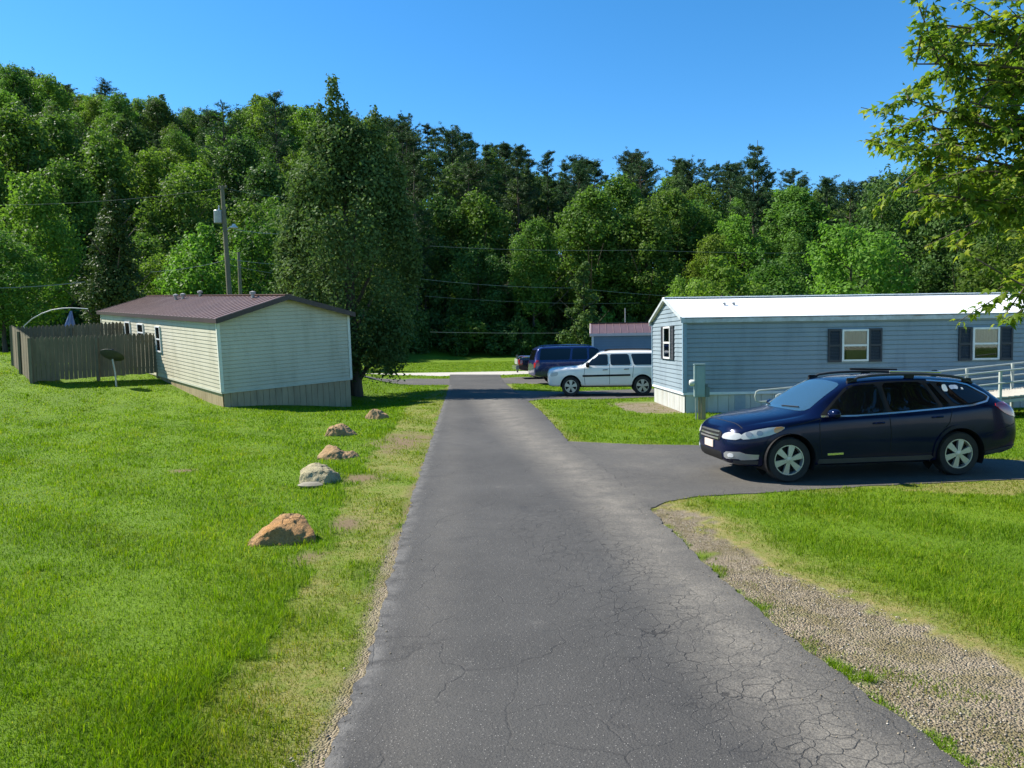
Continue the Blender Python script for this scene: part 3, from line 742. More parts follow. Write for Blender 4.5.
for xx, yy in ((2.0, WC * .5 + .35), (9.6, WC * .5 + .5), (10.3, WC * .5 + .6), (8.4, WC / 2 + .15)):
    mb = MB(); mb.lathe([(0, 0), (.06, 0), (.06, .15), (.11, .16), (.11, .24), (0, .27)], 12, Matrix.Translation((xx, yy, rzC(yy) + .02))); mb.build('vent_pipe', simple('roof_vent', (.20, .18, .17), (.4, .38, .36), 4, .5, .3), roofC)

# --- far home with the maroon roof
mF = dict(mB); mF.update(roof=roofmat('maroon_metal_roof', (.085, .048, .045), (.105, .06, .055), (.16, .11, .10), .4, .45), fascia=simple('pink_white_trim', (.55, .45, .43), rough=.5),
    wall=sidingmat('slate_blue_siding', (.13, .19, .25), (.15, .215, .275), (.1, .15, .2), .3), corner=WHITEV)
cF = AT(592.5, 372, 41.0)
HF = empty('mobile_home', (cF.x, 41.0, 0), R(-6.5), 'far slate blue mobile home with a maroon roof behind the white sport utility', 'mobile home')
wF, roofF, rzF = home(HF, 13, 4.0, .55, 2.38, 2.95, .14, mF, ov=.10, ovg=.12, rib=.3, seam=.4)
window(HF, wF['front'], 6.4, 1.7, .8, .9, mF)
mb = MB(); mb.tube([(1.9, 2.6, 2.6), (1.9, 2.6, 3.85)], .03, 8); mb.build('vent_pipe', simple('pipe', (.3, .3, .3), rough=.5, metal=.4), roofF)
# ------------------------------------------------------------------ things in the yards
def woodmat(name, a, b, c, sc=(14, 14, .8)):
    n = NT(name); co = n.coord()
    k = n.mix(n.ramp(n.noise(1.0, 6, .7, n.scalev(co, sc)), [(.3, 0.), (.7, 1.)]), a, b)
    k = n.mix(n.ramp(n.noise(1.2, 5, .7, co), [(.45, 0.), (.75, .8)]), k, c)
    return n.done(n.bsdf(k, .85, 0, .2, n.bump(n.noise(1.0, 5, .7, n.scalev(co, sc)), .4, .01)))
FENCEW = woodmat('weathered_fence_wood', (.13, .108, .066), (.205, .17, .108), (.095, .082, .055))
POLEW = woodmat('pole_wood', (.13, .12, .075), (.20, .18, .12), (.10, .10, .07), (9, 9, .5))
# wooden fence: an enclosure standing off the cream home
Q0 = Vector(HC.matrix_world @ Vector((7.35, WC + .03, 0))); 
yax = Vector((vy.x, vy.y)).normalized(); xax = Vector((vx.x, vx.y)).normalized()
FA = Vector((Q0.x, Q0.y)); FB = FA + yax * 4.3; FC = FB + xax * 4.8; FD = FA + xax * 4.8
fence = empty('wooden_fence', (FB.x, FB.y, gzf(FB.x, FB.y)), 0, 'weathered brown picket fence around the deck of the cream home', 'fence')
def fence_side(A, B, hA, hB, gap_low):
    L = (B - A).length; mb = MB(); k = int(L / .145); u = (B - A) / L; nrm = Vector((u.y, -u.x))
    for i in range(k):
        c = A + u * (i + .5) * L / k
        w_ = L / k - rnd.uniform(.004, .012); h = hA + (hB - hA) * i / k + rnd.uniform(-.02, .02)
        g_ = gzf(c.x, c.y); zb = g_ + gap_low(i / k) + rnd.uniform(-.02, .02)
        z1 = g_ + h
        o = c + nrm * rnd.uniform(-.006, .006)
        M = Matrix(((u.x, 0, nrm.x, o.x - fence.location.x), (u.y, 0, nrm.y, o.y - fence.location.y), (0, 1, 0, -fence.location.z), (0, 0, 0, 1)))
        mb.prism([(-w_ / 2, zb), (w_ / 2, zb), (w_ / 2, z1 - .09), (w_ * .12, z1), (-w_ * .12, z1), (-w_ / 2, z1 - .09)], -.01, .01, M)
    for zr_ in (.45, 1.5):
        p0 = A - nrm * .04; p1 = B - nrm * .04
        mb.tube([(p0.x - fence.location.x, p0.y - fence.location.y, gzf(p0.x, p0.y) + zr_ - fence.location.z), (p1.x - fence.location.x, p1.y - fence.location.y, gzf(p1.x, p1.y) + zr_ - fence.location.z)], .035, 4)
    mb.build('picket_panel', FENCEW, fence)
    for t in (0, .5, 1):
        c = A.lerp(B, t); mb = MB(); c2 = c + nrm * (.05 if t == .5 else .02)
        g_ = gzf(c2.x, c2.y)
        mb.box((c2.x - fence.location.x, c2.y - fence.location.y, g_ + hA / 2 - .15 - fence.location.z), (.10, .10, hA + .2)); mb.build('post', FENCEW, fence, bevel=.008)
fence_side(FB, FA, 1.70, 1.84, lambda t: .06 + .16 * t)
fence_side(FC, FB, 1.70, 1.70, lambda t: .02)
fence_side(FC, FD, 1.6, 1.85, lambda t: .05)

# satellite dish on its own post
pd = GT(116.5, 386.5); zd = pd.z
dish = empty('satellite_dish', (pd.x, pd.y, zd), 0, 'dark oval satellite dish on a pale post before the wooden fence', 'satellite dish')
METG = simple('galvanised_post', (.42, .42, .38), (.34, .34, .30), 8, .5, .3)
mb = MB(); mb.tube([(0, 0, -.1), (-.02, 0, .5), (-.10, 0, 1.02)], .03, 10); mb.build('post', METG, dish, smooth=True)
mb = MB(); prof = [(0.001, -.02), (.15, -.01), (.3, .015), (.42, .045), (.44, .055), (.44, .062), (.42, .055), (.3, .03), (.15, .008), (0.001, 0)]
Md = Matrix.Translation((-.10, -.05, 1.12)) @ Matrix.Rotation(R(-68), 4, 'X') @ Matrix.Rotation(R(10), 4, 'Y') @ Matrix.Diagonal((1, .80, 1, 1))
Md = Matrix.Translation((-.10, -.05, 1.12)) @ Matrix.Rotation(R(8), 4, 'Y') @ Matrix.Rotation(R(-39), 4, 'X') @ Matrix.Diagonal((1, .8, 1, 1))
mb.lathe(prof, 32, Md); mb.build('reflector', simple('dark_dish_paint', (.035, .037, .036), (.06, .06, .055), 5, .6), dish, smooth=True)
mb = MB(); mb.tube([Md @ Vector((0, -.42, .03)), Md @ Vector((0, -.2, .2))], .018, 6); mb.box(Md @ Vector((0, -.18, .2)), (.08, .10, .08)); mb.build('feed_arm', simple('dark_arm', (.05, .05, .05), rough=.5), dish)

# cantilever umbrella over the deck: arched pale pole and a folded blue canopy
pu = AT(25, 330, 33); 
umb = empty('cantilever_umbrella', (pu.x, 33, gzf(pu.x, 33)), 0, 'folded blue umbrella hanging from a pale arched pole behind the fence', 'umbrella')
def uu(px, py): return AT(px, py, 33) - umb.location
base = uu(24, 326); pts = [uu(24, 326), uu(32, 319), uu(42, 313.5), uu(52, 310), uu(62, 308.4), uu(72, 308), uu(88, 309)]
mb = MB(); mb.tube([(base.x - .05, 0, .0), (base.x - .03, 0, base.z * .6)] + pts, .025, 8); mb.build('arched_pole', simple('pale_tube', (.42, .43, .40), (.34, .34, .31), 5, .4, .2), umb, smooth=True)
mb = MB(); a = uu(71, 311); b_ = uu(69, 340); prof = []
for i in range(9):
    t = i / 8; p = a.lerp(b_, t); rr = .04 + .17 * min(1, t * 1.6) * (1 - .25 * max(0, t - .7))
    prof.append((p, rr))
nb = 18; base_i = len(mb.v)
for p, rr in prof:
    for j in range(nb):
        an = 2 * math.pi * j / nb; q_ = rr * (1 + .28 * math.cos(6 * an + rr * 9))
        mb.v.append((p.x + q_ * math.cos(an), p.y + q_ * math.sin(an), p.z))
for i in range(len(prof) - 1):
    for j in range(nb): mb.f.append((i * nb + j, i * nb + (j + 1) % nb, (i + 1) * nb + (j + 1) % nb, (i + 1) * nb + j))
mb.build('folded_canopy', simple('blue_cloth', (.08, .13, .28), (.20, .25, .36), 3, .8, stretch=(3, 3, .5)), umb, smooth=True)

# ---- rocks
def rockmat(name, a, b, c, lich=None):
    n = NT(name); co = n.coord()
    k = n.mix(n.ramp(n.noise(2.3, 7, .7, co, .6), [(.36, 0.), (.60, 1.)]), a, b)
    k = n.mix(n.ramp(n.noise(5.5, 7, .75, co), [(.47, 0.), (.66, .9)]), k, c)
    k = n.mix(n.ramp(n.noise(26, 6, .8, co), [(.35, 0.), (.62, .55)]), k, n.mix(1, k, (.45, .42, .4), 'MULTIPLY'))
    v = n.n('ShaderNodeTexVoronoi', feature='DISTANCE_TO_EDGE'); v.inputs['Scale'].default_value = 3.2; n.l(n.scalev(co, (1, 1.6, 2.4)), v.inputs['Vector'])
    crk = n.ramp(v.outputs['Distance'], [(.004, 1.), (.03, 0.)])
    crk = n.math('MULTIPLY', crk, n.ramp(n.noise(1.7, 3, .6, co), [(.45, 0.), (.55, 1.)]))
    k = n.mix(n.math('MULTIPLY', crk, .75), k, (.03, .022, .016))
    h = n.math('SUBTRACT', n.math('ADD', n.noise(9, 8, .75, co), n.noise(40, 5, .7, co)), n.math('MULTIPLY', crk, 1.5))
    return n.done(n.bsdf(k, .9, 0, .25, n.bump(h, 1.0, .03)))
def rock(px, py, outline, depth, mat, label, seed, lean=(0, 0)):
    """outline: silhouette pixels of the boulder; its own thickness comes from 'depth'"""
    b = G(px, py); b.z = gzf(b.x, b.y)
    o3 = [(AT(x, y, b.y + depth * .35) - b) for x, y in outline]
    poly = [(p.x, p.z) for p in o3]
    zmin = -.10; cxm = sum(p[0] for p in poly) / len(poly)
    rr = random.Random(seed)
    bm = bmesh.new(); N = 26; K = 11
    xs0, xs1 = min(p[0] for p in poly), max(p[0] for p in poly)
    def top(x):
        zs = []
        for i in range(len(poly)):
            (x1, z1), (x2, z2) = poly[i], poly[(i + 1) % len(poly)]
            if (x1 - x) * (x2 - x) <= 0 and x1 != x2: zs.append(z1 + (z2 - z1) * (x - x1) / (x2 - x1))
        return max(zs) if zs else .0
    ring = []
    for i in range(N + 1):
        x = xs0 + (xs1 - xs0) * (i / N); xx = min(max(x, xs0 + .004), xs1 - .004)
        h = max(.03, top(xx)); e = math.sqrt(max(0, 1 - abs(2 * i / N - 1) ** 3.2)); hd = depth / 2 * (.18 + .82 * e)
        pr = []
        for j in range(K):
            a = math.pi * j / (K - 1)
            cy_, sz = -math.cos(a), math.sin(a)
            cy_ = math.copysign(abs(cy_) ** .75, cy_); sz = abs(sz) ** .62
            y = hd * cy_ + depth * .35; z = zmin + (h - zmin) * sz
            f = .014 * (z > 0)
            y += lean[1] * z
            pr.append(bm.verts.new((x + f * rr.uniform(-1, 1) * .6, y + f * rr.uniform(-1, 1), z + (f * rr.uniform(-1, .25) if 0 < j < K - 1 else 0))))
        ring.append(pr)
    for i in range(N):
        for j in range(K - 1): bm.faces.new((ring[i][j], ring[i + 1][j], ring[i + 1][j + 1], ring[i][j + 1]))
    for pr in (ring[0], ring[-1]): bm.faces.new(pr)
    bmesh.ops.recalc_face_normals(bm, faces=bm.faces)
    me = bpy.data.meshes.new('rock'); bm.to_mesh(me); bm.free()
    tmp = bpy.data.objects.new('tmp', me); C.objects.link(tmp)
    sb = tmp.modifiers.new('s', 'SUBSURF'); sb.levels = 2; sb.render_levels = 2; sb.subdivision_type = 'SIMPLE'
    for sc, st, nt_ in ((.28, .05, 'SOFT_NOISE'), (.05, .010, 'HARD_NOISE')):
        tx = bpy.data.textures.new('t', 'CLOUDS'); tx.noise_scale = sc; tx.noise_type = nt_; tx.noise_depth = 4
        dm = tmp.modifiers.new('d', 'DISPLACE'); dm.texture = tx; dm.strength = st; dm.mid_level = .5; dm.texture_coords = 'GLOBAL'
    tmp.location = b
    bpy.context.view_layer.update()
    m2 = bpy.data.meshes.new_from_object(tmp.evaluated_get(bpy.context.evaluated_depsgraph_get()))
    bpy.data.objects.remove(tmp)
    cv = np.empty(len(m2.vertices) * 3, dtype=np.float32); m2.vertices.foreach_get('co', cv); cv = cv.reshape(-1, 3).astype(float)
    cc = cv.mean(0); rl = np.random.default_rng(seed)
    for _ in range(15):                               # broken planes, steep at the sides and gently sloped on top
        nv = rl.normal(size=3); nv[2] = abs(nv[2]) * .9; nv[1] -= .25; nv /= np.linalg.norm(nv)
        dd = (cv - cc) @ nv; lim = dd.max() * rl.uniform(.66, .88)
        cv -= np.outer(np.maximum(dd - lim, 0) * .93, nv)
    nn = np.empty(len(cv) * 3, dtype=np.float32); m2.vertices.foreach_get('normal', nn); nn = nn.reshape(-1, 3)
    g_ = cv + np.array(b)
    jag = .022 * np.abs(wob(g_[:, 0], g_[:, 1], g_[:, 2] * 1.8, 5)) + .012 * np.abs(wob(g_[:, 0] + 3, g_[:, 1], g_[:, 2] * 1.8, 14)) + .004 * wob(g_[:, 0], g_[:, 1] + 5, g_[:, 2], 45)
    cv += nn * (jag - .012)[:, None]
    m2.vertices.foreach_set('co', cv.astype(np.float32).ravel()); m2.update()
    m2.name = 'rock'; m2.materials.clear(); m2.materials.append(mat)
    m2.polygons.foreach_set('use_smooth', np.ones(len(m2.polygons), dtype=bool))
    try: m2.set_sharp_from_angle(angle=R(28))
    except Exception: pass
    o = link('rock', m2); o.location = b - Vector((0, 0, .02)); o.scale = (1.12, 1.1, .92)
    return tag(o, label, 'rock', 'boulders lining the edge of the lawn')
ORANGE = rockmat('ochre_rock', (.47, .235, .075), (.44, .27, .12), (.25, .15, .075)); BROWN = rockmat('brown_rock', (.40, .25, .12), (.45, .30, .15), (.22, .16, .095)); GREY = rockmat('grey_rock', (.40, .35, .20), (.47, .41, .26), (.23, .20, .11))
rock(286, 545, [(252, 545), (258, 533), (268, 524), (276, 514), (284, 507), (292, 507), (298, 513), (306, 519), (314, 526), (318, 535), (319, 543), (300, 546), (285, 552), (270, 552)], .62, ORANGE, 'nearest ochre boulder, broad and cracked, on the lawn', 3, (0, .25))
rock(318, 484, [(294, 480), (295, 472), (303, 464), (312, 460), (322, 459), (332, 464), (340, 472), (342, 481), (330, 486), (300, 484)], .55, GREY, 'rounded grey boulder with a pale stone at its foot', 5)
rock(338, 459, [(314, 458), (318, 450), (324, 443), (330, 442), (337, 446), (344, 451), (354, 450), (362, 453), (362, 456), (345, 460), (325, 461)], .5, BROWN, 'brown boulder with one peak and a long low tail', 8)
rock(343, 436, [(325, 434), (327, 425), (334, 423), (342, 421), (352, 425), (358, 430), (360, 435), (345, 438)], .5, BROWN, 'humped brown boulder second nearest to the cream home', 12)
rock(377, 419, [(364, 419), (370, 410), (374, 406.5), (380, 409), (384, 412), (390, 412), (391, 418), (378, 419.5)], .55, BROWN, 'farthest small boulder with a notched top by the cream home', 15)
pst = G(311, 486.5); mb = MB(); mb.lathe([(0, .0), (.16, .0), (.19, .03), (.13, .06), (0, .065)], 12, Matrix.Diagonal((1, .6, 1, 1)))
o = mb.build('stone', simple('pale_stone', (.22, .20, .15), (.17, .15, .11), 9, .9, bscale=20, bstr=.5), smooth=True); o.location = (pst.x, pst.y - .02, 0); tag(o, 'small flat pale stone lying at the foot of the grey boulder', 'stone')

# ---- electric meter pedestal by the blue home
mp = G(699.5, 419.5)
ped = empty('meter_pedestal', (mp.x, mp.y, 0), R(-6), 'grey green electric meter pedestal on wooden legs before the blue home', 'electric meter')
PG = simple('grey_green_paint', (.22, .30, .29), (.26, .34, .33), 5, .45, .1)
mb = MB(); mb.box((0, 0, .97), (.27, .16, .80)); mb.box((0, -.006, 1.39), (.30, .20, .03)); mb.build('cabinet', PG, ped, bevel=.012)
mb = MB(); mb.box((.02, -.088, .97), (.19, .012, .74)); mb.build('cabinet_door', PG, ped, bevel=.004)
mb = MB(); mb.box((.19, -.01, .70), (.10, .12, .26)); mb.box((.175, -.01, .86), (.06, .1, .06)); mb.build('switch_box', simple('dark_green_grey', (.10, .14, .135), (.13, .17, .16), 5, .5), ped, bevel=.01)
mb = MB(); mb.lathe([(0, 0), (.075, 0), (.08, .03), (.08, .09), (.06, .12), (0, .125)], 20, Matrix.Translation((-.133, -.02, .93)) @ Matrix.Rotation(R(-90), 4, 'Y')); mb.build('meter', simple('pale_meter', (.62, .62, .56), (.5, .5, .45), 6, .3), ped, smooth=True)
WL = woodmat('leg_wood', (.26, .19, .10), (.32, .25, .15), (.17, .13, .08))
for xx, w_ in ((-.085, .035), (.0, .06), (.095, .10)):
    mb = MB(); mb.box((xx, 0, .24), (w_, w_ * .9, .68)); mb.build('leg', METG if w_ < .05 else WL, ped, bevel=.006)

# ---- wheelchair ramp with handrails along the blue home
RW = simple('pale_rail_paint', (.34, .37, .34), (.27, .30, .27), 4, .5)
RD = woodmat('ramp_deck_wood', (.36, .34, .29), (.42, .40, .35), (.27, .25, .21), (1, 9, 9))
ra = G(771, 399.5); 
ra = AT(780, 399, 17.9)
ramp = empty('ramp', (ra.x, 17.9, 0), R(1.0), 'wooden access ramp with pale handrails rising along the blue home', 'ramp')
SL = .090; RL = 11.0
def rz_(x): return max(.02, SL * x)
mb = MB(); xx = .4
while xx < RL:
    zz = rz_(xx); mb.box((xx, .70, zz + .0), (.135, 1.35, .036)); xx += .142
mb.build('deck', RD, ramp)
mb = MB()
for yy in (.05, .70, 1.35): mb.tube([(.6, yy, rz_(.6) - .09), (RL, yy, rz_(RL) - .09)], .055, 4)
mb.build('joist', RD, ramp)
for yy in (0, 1.40):
    mb = MB(); k = 14
    top = [(x_, yy, rz_(x_) + .66) for x_ in np.linspace(.15, RL, k)]; low = [(x_, yy, rz_(x_) + .36) for x_ in np.linspace(RL, .15, k)]
    bend = [(-.02, yy, .67), (-.09, yy, .635), (-.12, yy, .52), (-.09, yy, .41), (-.02, yy, .375)]
    mb.tube(list(reversed(top)) + bend + list(reversed(low)), .020, 8); mb.build('handrail', RW, ramp, smooth=True)
    for x_ in (.9, 2.4, 3.9, 5.4, 6.6, 7.8, 9.3, 10.8):
        mb = MB(); mb.box((x_, yy + (.05 if yy == 0 else -.05), (rz_(x_) + .72) / 2 - .1), (.062, .062, rz_(x_) + .72 + .1)); mb.build('post', RW, ramp, bevel=.006)

# ---- utility poles, wires
def upole(px_base, Y, ztop, lean, r, label, name='utility_pole'):
    b = AT(px_base, 345, Y); g = gzf(b.x, Y)
    o = empty(name, (b.x, Y, g), 0, label, 'utility pole')
    mb = MB(); mb.tube([(0, 0, -.3), (lean * .5, 0, (ztop - g) * .5), (lean, 0, ztop - g)], [r, r * .85, r * .65], 12); mb.build('pole', POLEW, o, smooth=True)
    return o
ptop = AT(222, 186, 39.5)
up = upole(233.5, 39.5, ptop.z, ptop.x - AT(233.5, 345, 39.5).x, .15, 'tall leaning utility pole with a grey transformer behind the cream home')
def up_at(px, py): return AT(px, py, 39.5) - up.location
GREYM = simple('transformer_grey', (.34, .37, .40), (.42, .45, .48), 4, .4, .2)
t0 = up_at(218.3, 217); mb = MB(); mb.lathe([(0, -.32), (.2, -.32), (.22, -.28), (.22, .28), (.23, .30), (.2, .34), (0, .36)], 20, Matrix.Translation(t0)); mb.lathe([(0, .36), (.05, .36), (.035, .5), (.05, .56), (0, .6)], 10, Matrix.Translation(t0 + Vector((.05, 0, 0)))); mb.build('transformer', GREYM, up, smooth=True)
l0 = up_at(227, 230); l1 = up_at(234, 226.5); mb = MB(); mb.tube([l0, (l0 + l1) / 2 + Vector((0, 0, .08)), l1], .03, 8); mb.build('lamp_arm', GREYM, up, smooth=True)
mb = MB(); mb.lathe([(0, .14), (.07, .13), (.10, .05), (.20, -.05), (.19, -.09), (0, -.10)], 16, Matrix.Translation(l1)); mb.build('lamp_head', simple('lamp_shell', (.55, .56, .55), (.45, .46, .45), 5, .4), up, smooth=True)
mb = MB(); a = up_at(219.5, 188.5); b_ = up_at(226, 188); mb.tube([a, b_], .04, 6)
for p in (a, (a + b_) / 2, b_): mb.lathe([(0, 0), (.05, .0), (.06, .06), (.04, .14), (0, .16)], 10, Matrix.Translation(p))
mb.build('crossarm', POLEW, up)
p2 = AT(242.5, 252, 47)
upole(242.8, 47, p2.z, -.05, .13, 'shorter dark utility pole right of the transformer pole')
p3 = AT(853, 284, 58); upole(853, 58, p3.z, 0, .06, 'thin grey pole standing behind the white roof')
WIREM = simple('grey_cable', (.16, .17, .17), rough=.5); WIREL = simple('pale_cable', (.25, .27, .27), rough=.4)
def wire(pts, r, mat, label, sag=.0):
    P_ = [AT(a, b, Y) for a, b, Y in pts]; out = []
    for a, b in zip(P_[:-1], P_[1:]):
        for i in range(12):
            t = i / 12; p = a.lerp(b, t); p.z -= sag * 4 * t * (1 - t); out.append(p)
    out.append(P_[-1]); o0 = out[0].copy()
    mb = MB(); mb.tube([p - o0 for p in out], r * .65, 5); o = mb.build('power_line', mat, smooth=True); o.location = o0
    tag(o, label, 'cable', 'overhead cables strung before the woods')
wire([(421, 279, 70), (574, 288, 74), (760, 300, 80)], .02, WIREL, 'pale cable crossing left of the maroon roof, highest light one', .2)
wire([(425, 296, 75), (640, 303, 80)], .022, WIREM, 'thin dark cable just below the pale one', .3)
wire([(430, 332, 72), (560, 333, 72), (700, 330, 72)], .018, WIREL, 'lowest pale cable level with the maroon roof', .05)
wire([(430, 246, 72), (640, 250, 74), (880, 252, 78), (1060, 246, 80)], .022, WIREM, 'long thin cable high across the middle woods', .2)
wire([(223, 188, 39.5), (330, 196, 60)], .010, WIREM, 'top cable running right from the transformer pole', .3)
wire([(234, 229, 39.5), (300, 233, 52)], .02, WIREL, 'pale cable running right from the street lamp arm', .15)
wire([(0, 288, 38), (85, 282, 39.2)], .03, WIREM, 'thick cable at the left edge ending by the dark conical tree', .05)
wire([(150, 272, 39), (230, 259, 39.5), (300, 264, 50)], .014, WIREL, 'pale service cable passing the pole above the cream roof', .12)
wire([(230, 265, 39.5), (330, 274, 60)], .022, WIREM, 'lower thin cable right of the transformer pole', .3)
wire([(0, 205, 38), (222, 188, 39.5)], .010, WIREM, 'thin cable from the left edge to the pole top', .2)
wire([(760, 258, 62), (853, 286, 58), (1060, 262, 60)], .015, WIREM, 'thin cable dipping to the pole behind the white roof', .2)
# little post by the far path
b = G(517.5, 372.5); o = empty('marker_post', (b.x, b.y, 0), 0, 'small dark marker post beside the pickup by the pale path', 'post')
mb = MB(); mb.tube([(0, 0, -.1), (0, 0, .95)], .05, 8); mb.build('shaft', simple('dark_post', (.06, .05, .045), rough=.8), o); mb = MB(); mb.box((0, 0, 1.05), (.16, .22, .2)); mb.build('cap', simple('dark_post_cap', (.10, .10, .10), rough=.6), o, bevel=.03)
# ------------------------------------------------------------------ trees
BARK = simple('bark', (.060, .048, .036), (.11, .09, .07), 1, .95, bscale=6, bstr=.6, stretch=(8, 8, 1), spec=.1)
BARKL = simple('pale_bark', (.17, .155, .13), (.10, .09, .07), 1, .95, bscale=6, bstr=.5, stretch=(7, 7, 1), spec=.1)
L_MID = leafmat('leaf_mid_green', (.080, .148, .026), (.116, .198, .040), trans=.40)
L_BRT = leafmat('leaf_bright_green', (.110, .190, .026), (.155, .245, .040), trans=.45)
L_DRK = leafmat('leaf_deep_green', (.056, .104, .026), (.084, .142, .038), trans=.32)
L_PINE = leafmat('pine_needles', (.036, .070, .030), (.056, .100, .042), trans=.2)
L_PEAR = leafmat('pear_leaf', (.066, .100, .030), (.105, .146, .048), trans=.30, rough=.65)
L_SHR = leafmat('shrub_leaf', (.05, .10, .016), (.09, .155, .026), trans=.4)

def unit(v): return v / np.maximum(np.linalg.norm(v, axis=-1, keepdims=True), 1e-9)
def leaf_quads(pos, nrm, size, asp=.6, rg=None, tang=None):
    k = len(pos)
    t = rg.normal(size=(k, 3)) if tang is None else tang + rg.normal(0, .25, (k, 3))
    t = unit(t - nrm * np.sum(t * nrm, -1, keepdims=True)); b = np.cross(nrm, t)
    s = size[:, None]
    v = np.stack([pos - t * s * .5, pos + b * s * asp * .5 + t * s * .05 - nrm * s * .06, pos + t * s * .5 - nrm * s * .12, pos - b * s * asp * .5 + t * s * .05 - nrm * s * .06], 1)
    return v.reshape(-1, 3), (np.arange(k) * 4)[:, None] + np.array([[0, 1, 2, 3]])
def cloud(rg, lobes, n_, smin, smax, flat=.35, shell=.5, gaps=.25, asp=.62):
    """leaves spread through the volume of many lobes; the outer shell is denser, patches are left open"""
    lb = np.array(lobes, float)                       # cx cy cz rx ry rz
    wt = (lb[:, 3] * lb[:, 4] + lb[:, 4] * lb[:, 5] + lb[:, 3] * lb[:, 5]); wt /= wt.sum()
    i = rg.choice(len(lb), n_, p=wt)
    d = unit(rg.normal(size=(n_, 3))); d[:, 2] = np.where(rg.random(n_) < flat, np.abs(d[:, 2]), d[:, 2])
    r = (shell + (1 - shell) * rg.random(n_) ** .6) * (1 + .19 * rg.normal(size=n_))
    p = lb[i, :3] + d * lb[i, 3:] * r[:, None]
    keep = wob(p[:, 0] + 17 * (i % 7), p[:, 1], p[:, 2], 2.2) > -1 + gaps * 2 * .9
    keep |= rg.random(n_) < .25
    p, d = p[keep], d[keep]
    nm = unit(d * .8 + rg.normal(0, .55, p.shape) + np.array([0, 0, .25]))
    return p, nm, rg.uniform(smin, smax, len(p))
def crown_mesh(name, p, nm, s, asp, mat, rg, tang=None, young=None):
    v, f = leaf_quads(p, nm, s, asp, rg, tang)
    me = np_mesh(name, v, f, 4, mat); fattr(me, 'tint', np.repeat(rg.random(len(p)), 4))
    if young is not None: fattr(me, 'young', np.repeat(young, 4))
    return me
def trunk_mesh(rr, H, r, limbs, mat, h0=.3, spread=.55, lean=0.0):
    mb = MB(); k = 7
    pts = [(lean * H * (i / k) ** 2 + .03 * H * .15 * rr.uniform(-1, 1), .03 * H * .15 * rr.uniform(-1, 1), -.4 + (H + .4) * i / k) for i in range(k + 1)]
    mb.tube(pts, [r * (1.25 if i == 0 else 1 - .8 * i / k) for i in range(k + 1)], 9)
    for i in range(limbs):
        z = H * (h0 + (1 - h0) * .85 * i / limbs); a = rr.uniform(0, 6.28); L = H * spread * (.25 + .5 * (1 - i / limbs)) * rr.uniform(.7, 1.1)
        b = Vector((lean * H * (z / H) ** 2, 0, z)); m_ = b + Vector((math.cos(a) * L * .5, math.sin(a) * L * .5, L * .28)); e = b + Vector((math.cos(a) * L, math.sin(a) * L, L * .75))
        mb.tube([b, m_, e], [r * .42, r * .28, r * .08], 6)
    me = bpy.data.meshes.new('trunk'); me.from_pydata(mb.v, [], mb.f); me.materials.append(mat); return me
def decid(seed, H, W, n_, leaf, mat, base=.22, pear=False, nl=26, gaps=.28):
    rg = np.random.default_rng(seed); rr = random.Random(seed); lobes = []
    for i in range(nl):
        t = (i + .5) / nl; z = H * (base + (1 - base) * t * .95)
        prof = math.sin(math.pi * min(1, (t * .86 + .13))) ** .65 if not pear else (1 - t) ** .85 * min(1, .45 + t * 3) + .03
        a = i * 2.399 + rr.uniform(-.5, .5); rad = W / 2 * prof * rr.uniform(.25, .85)
        s = W * rr.uniform(.10, .185) * (.75 + .4 * prof) * (.35 + .9 * prof if pear else 1)
        lobes.append((math.cos(a) * rad, math.sin(a) * rad, z, s * rr.uniform(.85, 1.2), s * rr.uniform(.85, 1.2), s * rr.uniform(.75, 1.15)))
    for k in range(26 if not pear else 14):              # shoots that break the outline
        l_ = rr.choice(lobes); a, e = rr.uniform(0, 6.28), rr.uniform(-.2, 1.4); q = rr.uniform(1.0, 1.25); s = W * rr.uniform(.035, .07)
        lobes.append((l_[0] + math.cos(a) * math.cos(e) * l_[3] * q, l_[1] + math.sin(a) * math.cos(e) * l_[4] * q, l_[2] + math.sin(e) * l_[5] * q, s, s, s * rr.uniform(1.1, 2)))
    p, nm, s = cloud(rg, lobes, n_, leaf * .7, leaf * 1.35, gaps=gaps)
    return (trunk_mesh(rr, H * .9, max(.12, H * .014), 8, BARK, base), crown_mesh('crown', p, nm, s, .62, mat, rg))
